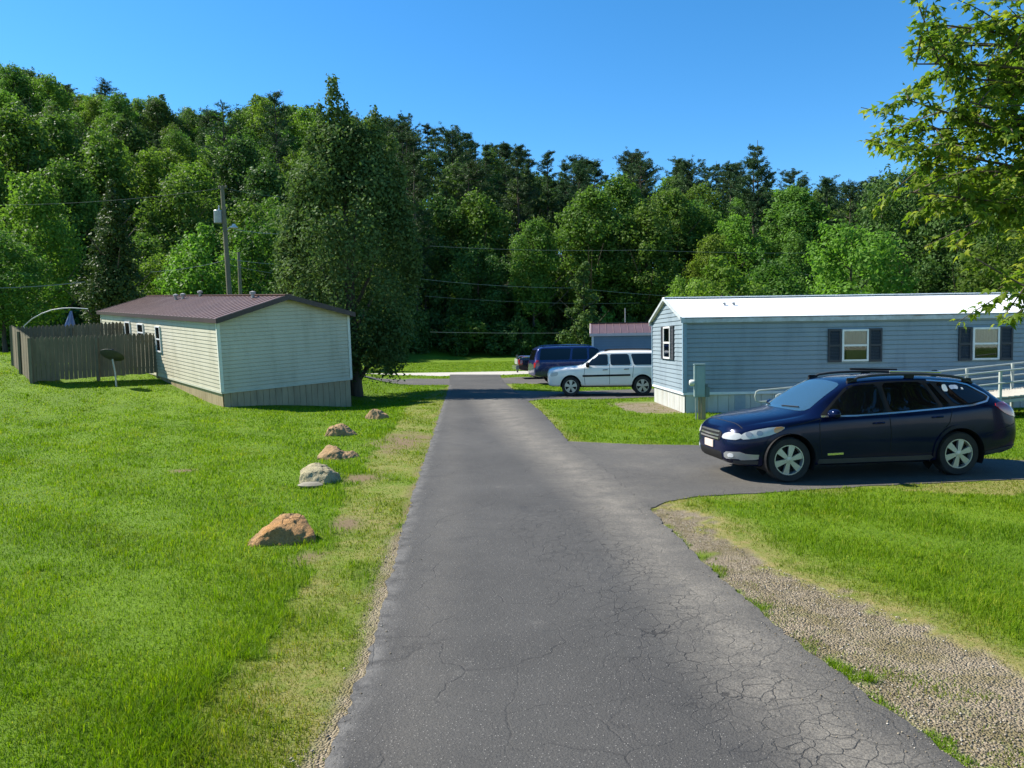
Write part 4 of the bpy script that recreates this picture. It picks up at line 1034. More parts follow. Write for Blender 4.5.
def pine(seed, H, W, n_, mat, bare=.35, dens=1.0, conic=.5):
    rg = np.random.default_rng(seed); rr = random.Random(seed); P_ = []; N_ = []; T_ = []; S_ = []
    mb = MB(); mb.tube([(0, 0, -.4), (.1, 0, H * .5), (0, .05, H)], [H * .014, H * .009, .03], 8)
    z = H * bare; lv = 0
    while z < H * .985:
        t = (z - H * bare) / (H * (1 - bare)); R_ = W / 2 * ((1 - t) ** conic * (.55 + .45 * min(1, t * 4))) + .25
        for b in range(rr.randint(4, 6)):
            if rr.random() < .14: continue
            a = rr.uniform(0, 6.28); L = R_ * rr.uniform(.55, 1.12); up = rr.uniform(.05, .35) + .35 * t
            o = Vector((0, 0, z)); e = Vector((math.cos(a) * L, math.sin(a) * L, z + L * up))
            m_ = o.lerp(e, .55) - Vector((0, 0, L * .08)); mb.tube([o, m_, e], [.05, .035, .01], 4, False)
            k = int(5 + L * 3.2 * dens)
            for j in range(k):
                u = rr.uniform(.25, 1.03); c = (o.lerp(m_, u / .55) if u < .55 else m_.lerp(e, (u - .55) / .45)) + Vector((rr.gauss(0, .16), rr.gauss(0, .16), rr.gauss(.06, .10)))
                q_ = 15; cc = np.array(c)[None] + rg.normal(0, .16, (q_, 3)) * [1, 1, .6]
                tg = unit(np.array([math.cos(a) * .7, math.sin(a) * .7, .55])[None] + rg.normal(0, .5, (q_, 3)))
                P_.append(cc); T_.append(tg); N_.append(unit(rg.normal(0, .6, (q_, 3)) + [0, 0, .7])); S_.append(rg.uniform(.24, .48, q_))
        z += H * (1 - bare) / 19 * rr.uniform(.7, 1.3); lv += 1
    p, nm, tg, s = np.concatenate(P_), np.concatenate(N_), np.concatenate(T_), np.concatenate(S_)
    if len(p) > n_:
        i = rg.choice(len(p), n_, False); p, nm, tg, s = p[i], nm[i], tg[i], s[i]
    me = bpy.data.meshes.new('trunk'); me.from_pydata(mb.v, [], mb.f); me.materials.append(BARK)
    return me, crown_mesh('crown', p, nm, s, .26, mat, rg, tg)
def plant_tree(kind, x, y, sc, rz, label, cat, group=None, sz=None, z=None):
    tm, cm = kind
    o = empty('pine_tree' if cat == 'pine' else 'tree' if cat == 'tree' else 'shrub', (x, y, gzf(x, y) if z is None else z), rz, label, cat, group)
    o.scale = (sc, sc, sz or sc)
    link('trunk', tm, o); link('crown', cm, o); return o

DEC = [decid(100 + i, 18, w_, 17000, .34, m_, b_, nl=n_ + 16) for i, (w_, m_, b_, n_) in enumerate([(10.5, L_MID, .2, 30), (9, L_MID, .25, 26), (11, L_DRK, .2, 30), (9.5, L_BRT, .18, 26), (8.5, L_DRK, .25, 26), (10, L_BRT, .22, 30), (9, L_MID, .3, 24)])]
PIN = [pine(200 + i, 24, w_, 15000, L_PINE, b_, 1, c_) for i, (w_, b_, c_) in enumerate([(8.5, .35, .45), (7.5, .40, .55), (9.5, .5, .35), (7, .25, .7)])]
SMALL = [decid(300 + i, 7, 6.0, 12000, .20, m_, .10, nl=26, gaps=.22) for i, m_ in enumerate((L_BRT, L_SHR, L_BRT))]
UNDER = [decid(330 + i, 5, 6.5, 2600, .42, m_, .04, nl=20, gaps=.2) for i, m_ in enumerate((L_DRK, L_MID, L_DRK))]

# the woods: every tree its own object; the ridge line is surveyed from the photograph
SKY = np.array([(-60, 62), (0, 66), (50, 78), (90, 98), (130, 100), (170, 104), (215, 118), (250, 112), (275, 102), (300, 112), (345, 118), (390, 122), (430, 124), (470, 140), (500, 148), (540, 150), (570, 158), (610, 154), (650, 156), (690, 166), (720, 166), (755, 150), (790, 172), (830, 182), (870, 178), (930, 168), (1000, 172), (1090, 180)], float)
def front_y(x): return float(np.interp(x, [-160, -60, -28, -12, 20, 45, 70, 160], [56, 60, 74, 88, 90, 84, 78, 74]))
rt = random.Random(41); spots = []
yy = 0
for row in range(13):
    dy = row * 7.0
    x = -128 + rt.uniform(0, 4)
    while x < 104:
        fy = front_y(x) + dy + rt.uniform(-2.2, 2.2)
        if abs(x) < .80 * fy + 4: spots.append((x + rt.uniform(-1.2, 1.2), fy, row))
        x += rt.uniform(4.6, 6.4) if (row >= 4 and x < -.16 * fy) else rt.uniform(6.2, 8.8) + (0 if row < 3 else 1.2)
def px_of(x, y): 
    p = CAM.inverted() @ Vector((x, y, 10)); return 512 + F * p.x / -p.z
zone_d = {'left': 'broadleaf tree in the wooded hillside above the cream home', 'mid': 'broadleaf tree in the woods behind the far end of the road', 'right': 'broadleaf tree in the woods behind the white roof'}
zone_p = {'left': 'dark pine in the wooded hillside above the cream home', 'mid': 'dark pine in the woods behind the far end of the road', 'right': 'dark pine in the woods behind the white roof'}
count = 0
for (x, y, row) in spots:
    zg = gzf(x, y); px = px_of(x, y)
    hl = 341 - .0157 * (px - 512); sk = float(np.interp(px, SKY[:, 0], SKY[:, 1]))
    hmax = CAMH + (hl - sk) / F * y - zg                              # tallest a tree may stand here without topping the photographed ridge line
    zone = 'left' if px < 400 else 'mid' if px < 660 else 'right'
    ppine = {'left': .10 if row < 5 else .3, 'mid': .2 if row < 1 else .62, 'right': .15 if row < 2 else .5}[zone]
    if zone == 'left' and px < 190: ppine *= .4
    isp = rt.random() < ppine
    H = rt.uniform(20, 27) if isp else rt.uniform(14, 20)
    if row == 0: H *= rt.uniform(.7, .95)
    top = hmax * rt.uniform(.90, 1.0) if not isp else hmax * rt.uniform(.95, 1.035)
    if H > top: H = top
    if zone == 'left' and row >= 9: H = min(top, 19)
    elif zone == 'left' and row >= 4: H *= .8
    if H < 5: continue
    if row >= 4 and zg + H < 8: continue
    if isp:
        k = rt.choice(PIN); s = H / 24; sx = max(s, .62) * rt.uniform(.9, 1.15)
        plant_tree(k, x, y, sx, rt.uniform(0, 6.28), zone_p[zone], 'pine', 'pines of the woods, ' + {'left': 'left hillside', 'mid': 'middle', 'right': 'right side'}[zone], s)
    else:
        k = DEC[rt.choice([0, 1, 2, 3, 3, 4, 5, 5, 6] if zone != 'mid' else [0, 1, 2, 2, 4, 4, 5, 6])]; s = H / 17.6; sx = max(s, .68 if not (zone == 'left' and row >= 4) else .5) * rt.uniform(.9, 1.2)
        plant_tree(k, x, y, sx, rt.uniform(0, 6.28), zone_d[zone], 'tree', 'broadleaf trees of the woods, ' + {'left': 'left hillside', 'mid': 'middle', 'right': 'right side'}[zone], s)
    count += 1
# undergrowth along the foot of the woods
for i in range(104):
    x = -62 + (i % 52) * 2.6 + rt.uniform(-1, 1); y = front_y(x) - 2.5 + rt.uniform(-2.0, 1.6) + (6.5 if i >= 52 else 0)
    if abs(x) > .78 * y + 3: continue
    plant_tree(UNDER[i % 3], x, y, rt.uniform(.55, 1.05), rt.uniform(0, 6.28), 'dark leafy shrub at the shaded foot of the woods', 'shrub', 'undergrowth along the foot of the woods', rt.uniform(.5, 1.0) + (.6 if i >= 52 else 0))
def near_tree(kind, px, ybase, Y, top_px, H0, sx, label, cat='tree', group=None):
    b = AT(px, 345, Y); z = gzf(b.x, Y); t = AT(px, top_px, Y); s = (t.z - z) / H0
    return plant_tree(kind, b.x, Y, sx, rt.uniform(0, 6.28), label, cat, group, s)
# single trees one can pick out
near_tree(pine(260, 22, 7.5, 9500, L_PINE, .3, 1.2, .45), 283, 0, 112, 93, 22, 1.05, 'tall ragged pine breaking the ridge line above the cream roof', 'pine')
near_tree(pine(261, 22, 6.5, 9500, L_PINE, .3, 1.2, .5), 757, 0, 104, 140, 22, 1.0, 'tallest feathery pine on the skyline above the white roof', 'pine')
near_tree(pine(262, 20, 6, 8000, L_PINE, .4, 1.2, .5), 117, 0, 135, 79, 20, .95, 'small dark pine standing up from the hilltop at left', 'pine')
near_tree(pine(263, 24, 9, 9500, L_PINE, .3, 1.3, .4), 232, 0, 96, 106, 24, 1.1, 'broad dark pine on the ridge left of the tall pear tree', 'pine')
near_tree(SMALL[0], 722, 0, 44, 264, 7, 1.0, 'low bright green tree just behind the left end of the white roof', 'tree')
near_tree(SMALL[2], 690, 0, 47, 280, 7, .8, 'lowest bright green tree leaning over the white roof ridge', 'tree')
near_tree(SMALL[1], 776, 0, 52, 262, 7, 1.1, 'mid green rounded tree behind the middle of the white roof', 'tree')
near_tree(SMALL[2], 850, 0, 56, 228, 7, 1.5, 'tall bright green tree behind the white roof near the thin pole', 'tree')
near_tree(DEC[2], 905, 0, 62, 166, 18, .82, 'deep green tree just left of the overhanging maple', 'tree')
near_tree(DEC[4], 960, 0, 58, 182, 18, .8, 'dark tree seen through the overhanging maple leaves', 'tree')
near_tree(SMALL[1], 1000, 0, 50, 240, 7, 1.2, 'rounded tree below the maple at the right edge', 'tree')
near_tree(DEC[0], 1035, 0, 66, 190, 18, .8, 'broad tree at the right edge behind the maple', 'tree')
near_tree(decid(401, 9, 4.2, 6000, .26, L_PEAR, .12, True, 26), 584, 0, 72, 260, 9, 1.15, 'pale grey green tree standing out before the dark woods', 'tree')
near_tree(decid(402, 12, 6.0, 22000, .20, leafmat('dark_cone_leaf', (.042, .074, .018), (.062, .104, .028), trans=.2), .03, True, 60, .2), 118, 0, 41, 172, 12, .82, 'dark conical tree behind the wooden fence', 'tree')
near_tree(DEC[3], 40, 0, 50, 175, 18, .62, 'leafy green tree at far left behind the fence', 'tree')
near_tree(DEC[0], 5, 0, 44, 232, 18, .52, 'dark tree at the left edge beside the fence', 'tree')
near_tree(SMALL[0], 205, 0, 52, 232, 7, 1.15, 'bright green tree behind the utility pole', 'tree')
near_tree(SMALL[2], 168, 0, 55, 255, 7, 1.0, 'small bright tree between the dark conical tree and the pole', 'tree')
near_tree(SMALL[1], 262, 0, 56, 225, 7, 1.25, 'green tree between the utility pole and the tall pear tree', 'tree')

# the big upright pear tree behind the cream home
def pear_tree():
    rg = np.random.default_rng(77); rr = random.Random(77)
    b = AT(357, 395, 31.0); zb = gzf(b.x, 31.0)
    o = empty('pear_tree', (b.x, 31.0, zb), 0, 'big dense upright tree towering over the cream home', 'tree')
    mb = MB(); mb.tube([(.0, 0, -.3), (-.02, 0, .6), (-.05, 0, 1.6), (-.2, 0, 4), (-.3, 0, 9.5)], [.30, .24, .22, .17, .04], 12)
    mb.tube([(0, 0, .55), (.45, -.05, 1.15), (1.1, -.1, 1.6)], [.13, .09, .05], 8)
    mb.tube([(0, 0, .9), (-.5, 0, 1.7), (-1.2, 0, 2.8)], [.12, .09, .05], 8)
    for i in range(12):
        a = i * 2.4; z0 = 1.4 + i * .42; L = 2.6 * (1 - i * .04)
        mb.tube([(-.05, 0, z0), (math.cos(a) * L * .4, math.sin(a) * L * .4, z0 + 1.3), (math.cos(a) * L * .75, math.sin(a) * L * .75, z0 + 3.0)], [.09, .06, .02], 6)
    mb.build('trunk', BARK, o, smooth=True)
    def loc(px, py): return AT(px, py, 31.0) - o.location
    # half-widths of the crown by height, read off the photograph; left and right edges
    prof = [(150, 318, 380), (172, 306, 390), (195, 285, 404), (220, 280, 410), (250, 277, 416), (280, 278, 421), (310, 290, 422), (335, 308, 421), (348, 322, 418), (362, 345, 410)]
    lobes = []
    for (y0, l0, r0), (y1, l1, r1) in zip(prof[:-1], prof[1:]):
        for k in range(7):
            t = rr.random(); py = y0 + (y1 - y0) * t; l_, r_ = l0 + (l1 - l0) * t, r0 + (r1 - r0) * t
            c = loc((l_ + r_) / 2, py); hw = (r_ - l_) / 2 / F * 31
            a = k * 6.283 / 7 + rr.uniform(-.5, .5); s = min(.95, .28 + hw * .30) * rr.uniform(.75, 1.15)
            rad = max(0, hw - s * .75) * rr.uniform(.75, 1.02)
            lobes.append((c.x + math.cos(a) * rad, math.sin(a) * rad, c.z, s, s, s * rr.uniform(1.0, 1.5)))
    for sx_, sy_, wd_, ln in ((333, 82, 15, 90), (321, 104, 10, 70), (344, 104, 10, 50), (375, 112, 15, 80), (362, 124, 10, 60), (390, 138, 12, 70), (401, 166, 12, 70), (311, 130, 12, 80), (301, 160, 12, 80), (292, 192, 12, 80), (411, 205, 11, 70), (284, 232, 10, 60), (350, 122, 14, 60)):
        for j in range(7):
            t = j / 6; c = loc(sx_ + rr.uniform(-2, 2), sy_ + 4 + ln * t); s = (wd_ / F * 31) * (.42 + .70 * t) * rr.uniform(.85, 1.2)
            lobes += [(c.x, rr.uniform(-.5, .5) * (.3 + t), c.z, s, s, s * 1.5)] * 2
    for px, py, s in () and ((329, 84, .32), (333, 96, .45), (322, 104, .4), (349, 112, .38), (358, 103, .35), (374, 118, .40), (383, 132, .42), (306, 128, .35), (352, 90, .22)):
        c = loc(px, py); lobes.append((c.x, rr.uniform(-.4, .4), c.z, s, s, s * 1.5))
    p, nm, s = cloud(rg, lobes, 75000, .10, .19, flat=.2, shell=.45, gaps=.2)
    link('crown', crown_mesh('crown', p, nm, s, .62, L_PEAR, rg), o)
pear_tree()

# the maple hanging in from the right: lobed leaves on drooping twigs
def maple():
    rg = np.random.default_rng(5); rr = random.Random(5)
    o = empty('maple_tree', (9.3, 9.6, 0), 0, 'leafy maple hanging into view from the right edge', 'tree')
    O = Vector(o.location)
    mb = MB(); mb.tube([(0, 0, -.3), (.05, 0, 1.2), (-.1, -.1, 2.6), (.1, .1, 4.8), (.2, 0, 7.5)], [.27, .21, .18, .12, .03], 12)
    twigs = []
    def twig(a, b, sag, r0, bmesh_=mb):
        pts = []
        for i in range(8):
            t = i / 7; p = a.lerp(b, t); p.z += sag * 4 * t * (1 - t); pts.append(p)
        bmesh_.tube(pts, [r0 * (1 - .85 * i / 7) + .003 for i in range(8)], 6, True); return pts
    tips = [(905, 22, 8.4), (885, 62, 8.2), (897, 45, 8.9), (878, 98, 8.3), (890, 128, 9.0), (876, 148, 8.6), (880, 190, 8.3), (905, 175, 9.2), (925, 205, 8.6), (965, 18, 8.6), (950, 60, 9.4), (940, 100, 8.2), (935, 140, 9.2), (965, 170, 8.4), (990, 190, 9.2), (1000, 60, 9.0), (1005, 110, 8.6), (1000, 150, 9.4), (1020, 20, 8.2), (1025, -30, 9.2), (975, -10, 9.6), (960, 190, 9.6), (1045, 90, 9.5), (1045, 160, 8.8), (915, 120, 9.6), (920, 75, 8.6), (918, 40, 9.3), (940, 165, 9.8), (985, 130, 8.2), (975, 85, 9.8),
            (990, 262, 7.2), (1003, 292, 7.0), (1012, 240, 7.4), (1030, 285, 7.2), (1028, 255, 6.8)]
    sprays = []
    for (px, py, Y) in tips:
        e = AT(px + 30, py + 2, Y) - O
        z0 = max(1.6, e.z - rr.uniform(.3, 1.5)); a = Vector((rr.uniform(-.05, .1), 0, z0))
        pts = twig(a, e, rr.uniform(.05, .35), .030); sprays.append(pts)
        for k in range(20):
            i = rr.randint(2, 6); q0 = pts[i].lerp(pts[i + 1], rr.random())
            dr = (e - a).normalized() * rr.uniform(-.05, .32) + Vector((rr.gauss(0, .40), rr.gauss(0, .40), rr.gauss(-.04, .30)))
            sprays.append(twig(q0, q0 + dr, rr.uniform(-.02, .06), .007))
    mb.build('trunk', BARK, o, smooth=True)
    # five-lobed leaf outline
    out = [(0, 0), (.16, .02), (.42, -.06), (.30, .14), (.52, .34), (.25, .34), (.16, .46), (0, 1.0)]
    half = np.array(out); full = np.concatenate([half, np.stack([-half[-2:0:-1, 0], half[-2:0:-1, 1]], -1)])
    zc = -.9 * np.abs(full[:, 0]) ** 1.5 * .5 - .20 * full[:, 1] ** 2
    tpl = np.concatenate([np.column_stack([full, zc]), [[0, .25, .05]]]); m = len(full)
    tri = np.array([(m, i, (i + 1) % m) for i in range(m)])
    P_, D_, Yg = [], [], []
    for si, pts in enumerate(sprays):
        tv = (pts[-1] - pts[-2]).normalized(); L = sum((pts[i + 1] - pts[i]).length for i in range(7))
        main = L > 1.3; cnt = int(26 if main else 15 + L * 38)
        for j in range(cnt):
            u = rr.uniform(.45 if main else .12, 1.02); i = min(6, int(u * 7)); p = pts[i].lerp(pts[min(7, i + 1)], u * 7 - i)
            side = Vector((rr.gauss(0, 1), rr.gauss(0, 1), rr.gauss(-.3, .6))).normalized()
            d = (tv * .6 + side * .9 + Vector((0, 0, -.35))).normalized()
            P_.append(p + side * rr.uniform(.02, .10)); D_.append(d); Yg.append(1.0 if (u > .86 and rr.random() < .75) else rr.random() * .35)
    P_ = np.array(P_); D_ = unit(np.array(D_)); k = len(P_); yg = np.array(Yg)
    up = unit(np.array([0, 0, 1.0])[None] + rg.normal(0, .45, (k, 3))); up = unit(up - D_ * np.sum(up * D_, -1, keepdims=True)); sd = np.cross(D_, up)
    s = rg.uniform(.065, .122, k) * (1 - .2 * yg)
    v = P_[:, None] + s[:, None, None] * (tpl[None, :, 0:1] * sd[:, None] + tpl[None, :, 1:2] * D_[:, None] + tpl[None, :, 2:3] * up[:, None])
    t = ((np.arange(k) * (m + 1))[:, None, None] + tri[None]).reshape(-1, 3)
    mm = leafmat('maple_leaf', (.076, .152, .016), (.118, .210, .026), (.27, .30, .03), trans=.5, rough=.45, scale=1.2)
    me = np_mesh('crown', v.reshape(-1, 3), t, 3, mm, False); fattr(me, 'tint', np.repeat(rg.random(k), m + 1)); fattr(me, 'young', np.repeat(yg * .9, m + 1))
    link('crown', me, o)
maple()
# ------------------------------------------------------------------ vehicles
def carpaint(name, a, rough=.28, metal=.35, coat=.7, dust=(.25, .23, .2), damt=.10, spec=.5):
    n = NT(name); co = n.coord()
    c = n.mix(n.ramp(n.noise(1.6, 6, .7, co), [(.45, 0.), (.8, damt)]), a, dust)
    return n.done(n.bsdf(c, n.ramp(n.noise(3, 5, .7, co), [(.3, rough), (.8, rough + .12)]), metal, spec, None, coat, .04))
RUB = simple('tyre_rubber', (.012, .012, .012), (.025, .024, .022), 8, .85)
ALLOY = simple('alloy', (.46, .46, .45), (.40, .40, .39), 5, .32, .55)
BLKP = simple('black_plastic', (.007, .007, .008), (.011, .011, .011), 8, .55, spec=.25)
DGREY = simple('dark_grey_cladding', (.030, .031, .034), (.04, .04, .042), 8, .55)
CHROME = simple('bright_metal', (.70, .70, .70), rough=.15, metal=.9)
GLS = glassmat('car_glass', (.006, .007, .009), .30); GLT = glassmat('tinted_car_glass', (.004, .004, .005), .06)
WSG = glassmat('windscreen_glass', (.035, .085, .14), .30)  # blue sky reflection painted into the base colour of the pane
LENS = simple('clear_headlamp', (.46, .46, .44), (.38, .38, .36), 9, .28, .1); AMB = simple('amber_lens', (.65, .26, .04), rough=.15, coat=1)
REDL = simple('red_lens', (.42, .012, .015), (.30, .008, .01), 7, .15, coat=1); WHL = simple('white_lens', (.7, .68, .66), rough=.15, coat=1)
GAP = simple('panel_gap', (.002, .002, .003), rough=.9)
CABIN = simple('cabin_trim', (.03, .03, .032), (.05, .048, .045), 3, .9)
STK = simple('white_sticker', (.72, .72, .72), rough=.5)

def ring_pts(s):
    x, zb, ws, zm, wm, zbl, wb, zt, wt = s
    return [(0, zb), (.55 * ws, zb), (ws - .05, zb), (ws, zb + .07), (wm, zm), (wb + .012, zbl - .07), (wb - .015, zbl),
            ((wb - .05) * .5 + wt * .5, (zbl + .03) * .5 + (zt - .045) * .5), (wt, zt - .05), (wt - .09, zt - .004), (.5 * wt, zt + .022), (0, zt + .03)]
def loft(stations, subs=2):
    bm = bmesh.new(); rings = []
    for s in stations:
        h = ring_pts(s); ring = [(s[0], y, z) for y, z in h] + [(s[0], -y, z) for y, z in reversed(h[1:-1])]
        rings.append([bm.verts.new(p) for p in ring])
    m = len(rings[0])
    for a, b in zip(rings[:-1], rings[1:]):
        for j in range(m): bm.faces.new((a[j], a[(j + 1) % m], b[(j + 1) % m], b[j]))
    for rg_ in (rings[0], rings[-1]):
        h = m // 2
        for j in range(0, h):                       # cap as strips of quads from side to side
            a, b, c, d = rg_[j], rg_[j + 1], rg_[(m - j - 1) % m], rg_[(m - j) % m]
            q_ = []
            for v in (a, b, c, d):
                if v not in q_: q_.append(v)
            if len(q_) >= 3: bm.faces.new(q_)
    bmesh.ops.recalc_face_normals(bm, faces=bm.faces)
    cl = bm.edges.layers.float.new('crease_edge')
    cr = {3: .35, m - 3: .35, 5: .45, m - 5: .45, 6: .35, m - 6: .35, 8: .35, m - 8: .35}
    for a, b in zip(rings[:-1], rings[1:]):
        for j, c_ in cr.items():
            e = bm.edges.get((a[j], b[j]))
            if e: e[cl] = c_
    me = bpy.data.meshes.new('body'); bm.to_mesh(me); bm.free()
    return me
def evald(o):
    bpy.context.view_layer.update(); dg = bpy.context.evaluated_depsgraph_get()
    return bpy.data.meshes.new_from_object(o.evaluated_get(dg))
def chaikin(p, it=1):
    for _ in range(it):
        o = []
        for i in range(len(p)):
            a, b = Vector(p[i]), Vector(p[(i + 1) % len(p)]); t = min(.24, .045 / max((b - a).length, 1e-6))
            o += [tuple(a.lerp(b, t)), tuple(a.lerp(b, 1 - t))]
        p = o
    return p
class Car:
    def __init__(s, label, cat, name, L, stations, axles, wr, paint, tw=.21, track=None):
        s.L = L; s.axles = axles; s.wr = wr; s.paint = paint
        s.root = empty(name, label=label, cat=cat)
        me = loft(stations); o = bpy.data.objects.new('tmp', me); C.objects.link(o)
        sb = o.modifiers.new('s', 'SUBSURF'); sb.levels = 3; sb.render_levels = 3
        m1 = evald(o)
        bm = bmesh.new(); bm.from_mesh(m1); s.bvh = BVHTree.FromBMesh(bm); bm.free()
        s.hw = max(v.co.y for v in m1.vertices)
        cut = MB()
        for ax in axles:
            for sg in (-1, 1):
                M = Matrix.Translation((ax, sg * (s.hw - .17), wr + .015)) @ Matrix.Rotation(R(90), 4, 'X')
                cut.lathe([(0, -.23), (wr * 1.13, -.23), (wr * 1.13, .23), (0, .23)], 40, M)
        co = cut.build('cut', GAP); bm_ = o.modifiers.new('b', 'BOOLEAN'); bm_.operation = 'DIFFERENCE'; bm_.object = co; bm_.solver = 'EXACT'
        m2 = evald(o); bpy.data.objects.remove(o); bpy.data.objects.remove(co)
        m2.materials.clear(); m2.materials.append(paint); m2.name = 'body'
        m2.polygons.foreach_set('material_index', np.zeros(len(m2.polygons), dtype=np.int32))
        m2.polygons.foreach_set('use_smooth', np.ones(len(m2.polygons), dtype=bool))
        try: m2.set_sharp_from_angle(angle=R(50))
        except Exception: pass
        s.body = link('body', m2, s.root)
        for ax in axles:
            for sg in (-1, 1): s.wheel(ax, sg, tw)
            for sg in (-1, 1):
                mb = MB(); M = Matrix.Translation((ax, sg * (s.hw - .17), wr + .015)) @ Matrix.Rotation(R(90), 4, 'X')
                mb.lathe([(wr * 1.12, .20), (wr * 1.12, -.215), (.02, -.215)] if sg < 0 else [(wr * 1.12, -.20), (wr * 1.12, .215), (.02, .215)], 40, M)
                # keep only the part above the sill line
                mb.f = [f for f in mb.f if sum(mb.v[i][2] for i in f) / len(f) > stations[len(stations) // 2][1] - .02]
                mb.build('wheel_arch', BLKP, s.root, normals=False)
    spokes = 6; spoke_w = .075; rimr = .70; alloy = None
    def wheel(s, ax, sg, tw):
        wr = s.wr; M = Matrix.Translation((ax, sg * (s.hw - .02), wr)) @ Matrix.Rotation(R(90 * (1 if sg < 0 else -1)), 4, 'X')
        r = wr * CARRIM; mb = MB()
        mb.lathe([(0, -.10), (r * .92, -.10), (r * .92, -.085), (0, -.085)], 32, M)
        hub = mb.build('wheel', BLKP, s.root)
        mb = MB(); mb.lathe([(r, -tw), (r + .012, -tw - .006), (wr * .93, -tw - .004), (wr * .985, -tw + .02), (wr, -tw + .05), (wr, -.05), (wr * .985, -.02), (wr * .93, .004), (r + .012, .006), (r, -.006)], 48, M)
        mb.build('tyre', RUB, hub, smooth=True)
        mb = MB(); mb.lathe([(r * .995, -tw), (r * .995, -.004), (r * .93, -.004), (r * .90, -.03), (r * .90, -.08)], 48, M)
        mb.lathe([(0, .0), (r * .20, -.004), (r * .24, -.018), (r * .24, -.06), (0, -.06)], 24, M)
        ns = CARSPK
        for k in range(ns):
            a = 2 * math.pi * k / ns + .3; w0, w1 = CARSPW
            q = Matrix.Rotation(a, 4, 'Z')
            for (h0, h1) in ((-.045, -.012),):
                vs = [(r * .15, -w0, h1 + .004), (r * .15, w0, h1 + .004), (r * .94, w1, h1), (r * .94, -w1, h1), (r * .15, -w0, h0), (r * .15, w0, h0), (r * .94, w1, h0), (r * .94, -w1, h0)]
                mb.add(vs, [(0, 1, 2, 3), (4, 5, 6, 7), (0, 1, 5, 4), (1, 2, 6, 5), (2, 3, 7, 6), (3, 0, 4, 7)], M @ q)
        mb.build('rim', ALLOY, hub, smooth=True)
    def hit(s, u, v, axis, side):
        if axis == 'y': o, d = Vector((u, side * 3, v)), Vector((0, -side, 0))
        elif axis == 'z': o, d = Vector((u, v, 5)), Vector((0, 0, -1))
        else: o, d = Vector((side * 9, u, v)), Vector((-side, 0, 0))
        p, nrm, *_ = s.bvh.ray_cast(o, d)
        if p is None: return None, None
        if nrm.dot(d) > 0: nrm = -nrm
        return p, nrm
    def patch(s, name, poly, axis, side, mat, off=.004, step=.05, rnd_=0, parent=None, rim=.02):
        if rnd_: poly = chaikin(poly, rnd_)
        pts = []
        for i in range(len(poly)):
            a, b = Vector(poly[i]), Vector(poly[(i + 1) % len(poly)]); k = max(1, int((b - a).length / step))
            pts += [a.lerp(b, j / k) for j in range(k)]
        n0 = len(pts); xs = [p.x for p in pts]; ys = [p.y for p in pts]
        A, B = np.meshgrid(np.arange(min(xs), max(xs), step) + step * .31, np.arange(min(ys), max(ys), step) + step * .27); A, B = A.ravel(), B.ravel()
        ins = []
        if len(A):
            tp = [tuple(p) for p in pts]; ok = pip(tp, A, B); d = segdist(tp + tp[:1], A, B)
            ins = [Vector((a, b)) for a, b, k, e in zip(A, B, ok, d) if k and e > step * .35]
        vo, eo, fo, *_ = delaunay_2d_cdt(pts + ins, [(i, (i + 1) % n0) for i in range(n0)], [], 1, 1e-5)
        bm = bmesh.new(); bv = []; nn = []
        for p in vo:
            h, nrm = s.hit(p.x, p.y, axis, side)
            if h is None: bv.append(None); nn.append(None); continue
            bv.append(bm.verts.new(h + nrm * off)); nn.append(nrm)
        nmap = {v: m for v, m in zip(bv, nn) if v}
        for f in fo:
            if all(bv[i] for i in f):
                try: bm.faces.new([bv[i] for i in f])
                except ValueError: pass
        if not bm.faces: bm.free(); return None
        bmesh.ops.recalc_face_normals(bm, faces=bm.faces)
        f0 = bm.faces[:][0]
        if f0.normal.dot(nmap[f0.verts[0]]) < 0: bmesh.ops.reverse_faces(bm, faces=bm.faces)
        be = [e for e in bm.edges if e.is_boundary]
        r = bmesh.ops.extrude_edge_only(bm, edges=be)
        import mathutils
        kd = mathutils.kdtree.KDTree(len(nmap)); lst = list(nmap.items())
        for i, (v, m) in enumerate(lst): kd.insert(v.co, i)
        kd.balance()
        for v in [g for g in r['geom'] if isinstance(g, bmesh.types.BMVert)]:
            m = lst[kd.find(v.co)[1]][1]; v.co -= m * rim
        me = bpy.data.meshes.new(name); bm.to_mesh(me); bm.free(); me.materials.append(mat)
        me.polygons.foreach_set('use_smooth', np.ones(len(me.polygons), dtype=bool))
        try: me.set_sharp_from_angle(angle=R(45))
        except Exception: pass
        return link(name, me, parent or s.root)
    def strip(s, name, path, w_, axis, side, mat, off=.002, parent=None, rim=.012):
        """narrow band along a 2-D path on the surface"""
        P_ = [Vector(p) for p in path]; le, ri = [], []
        for i, p in enumerate(P_):
            t = (P_[min(i + 1, len(P_) - 1)] - P_[max(i - 1, 0)]).normalized(); nv = Vector((-t.y, t.x)) * w_ / 2
            le.append(tuple(p + nv)); ri.append(tuple(p - nv))
        return s.patch(name, le + ri[::-1], axis, side, mat, off, .04, 0, parent, rim)
    def both(s, fn, *a, **k):
        out = []
        for sg in (-1, 1):
            aa = list(a); aa[3 if fn != s.strip else 4] = sg; out.append(fn(*aa, **k))
        return out
    def handle(s, x, z, mat):
        for sg in (-1, 1):
            p, n = s.hit(x, z, 'y', sg); mb = MB()
            mb.tube([p + Vector((-.09, sg * .0, -.004)), p + Vector((-.06, sg * .03, 0)), p + Vector((.06, sg * .03, .004)), p + Vector((.09, sg * .0, .006))], .014, 8)
            mb.build('door_handle', mat, s.root, smooth=True)
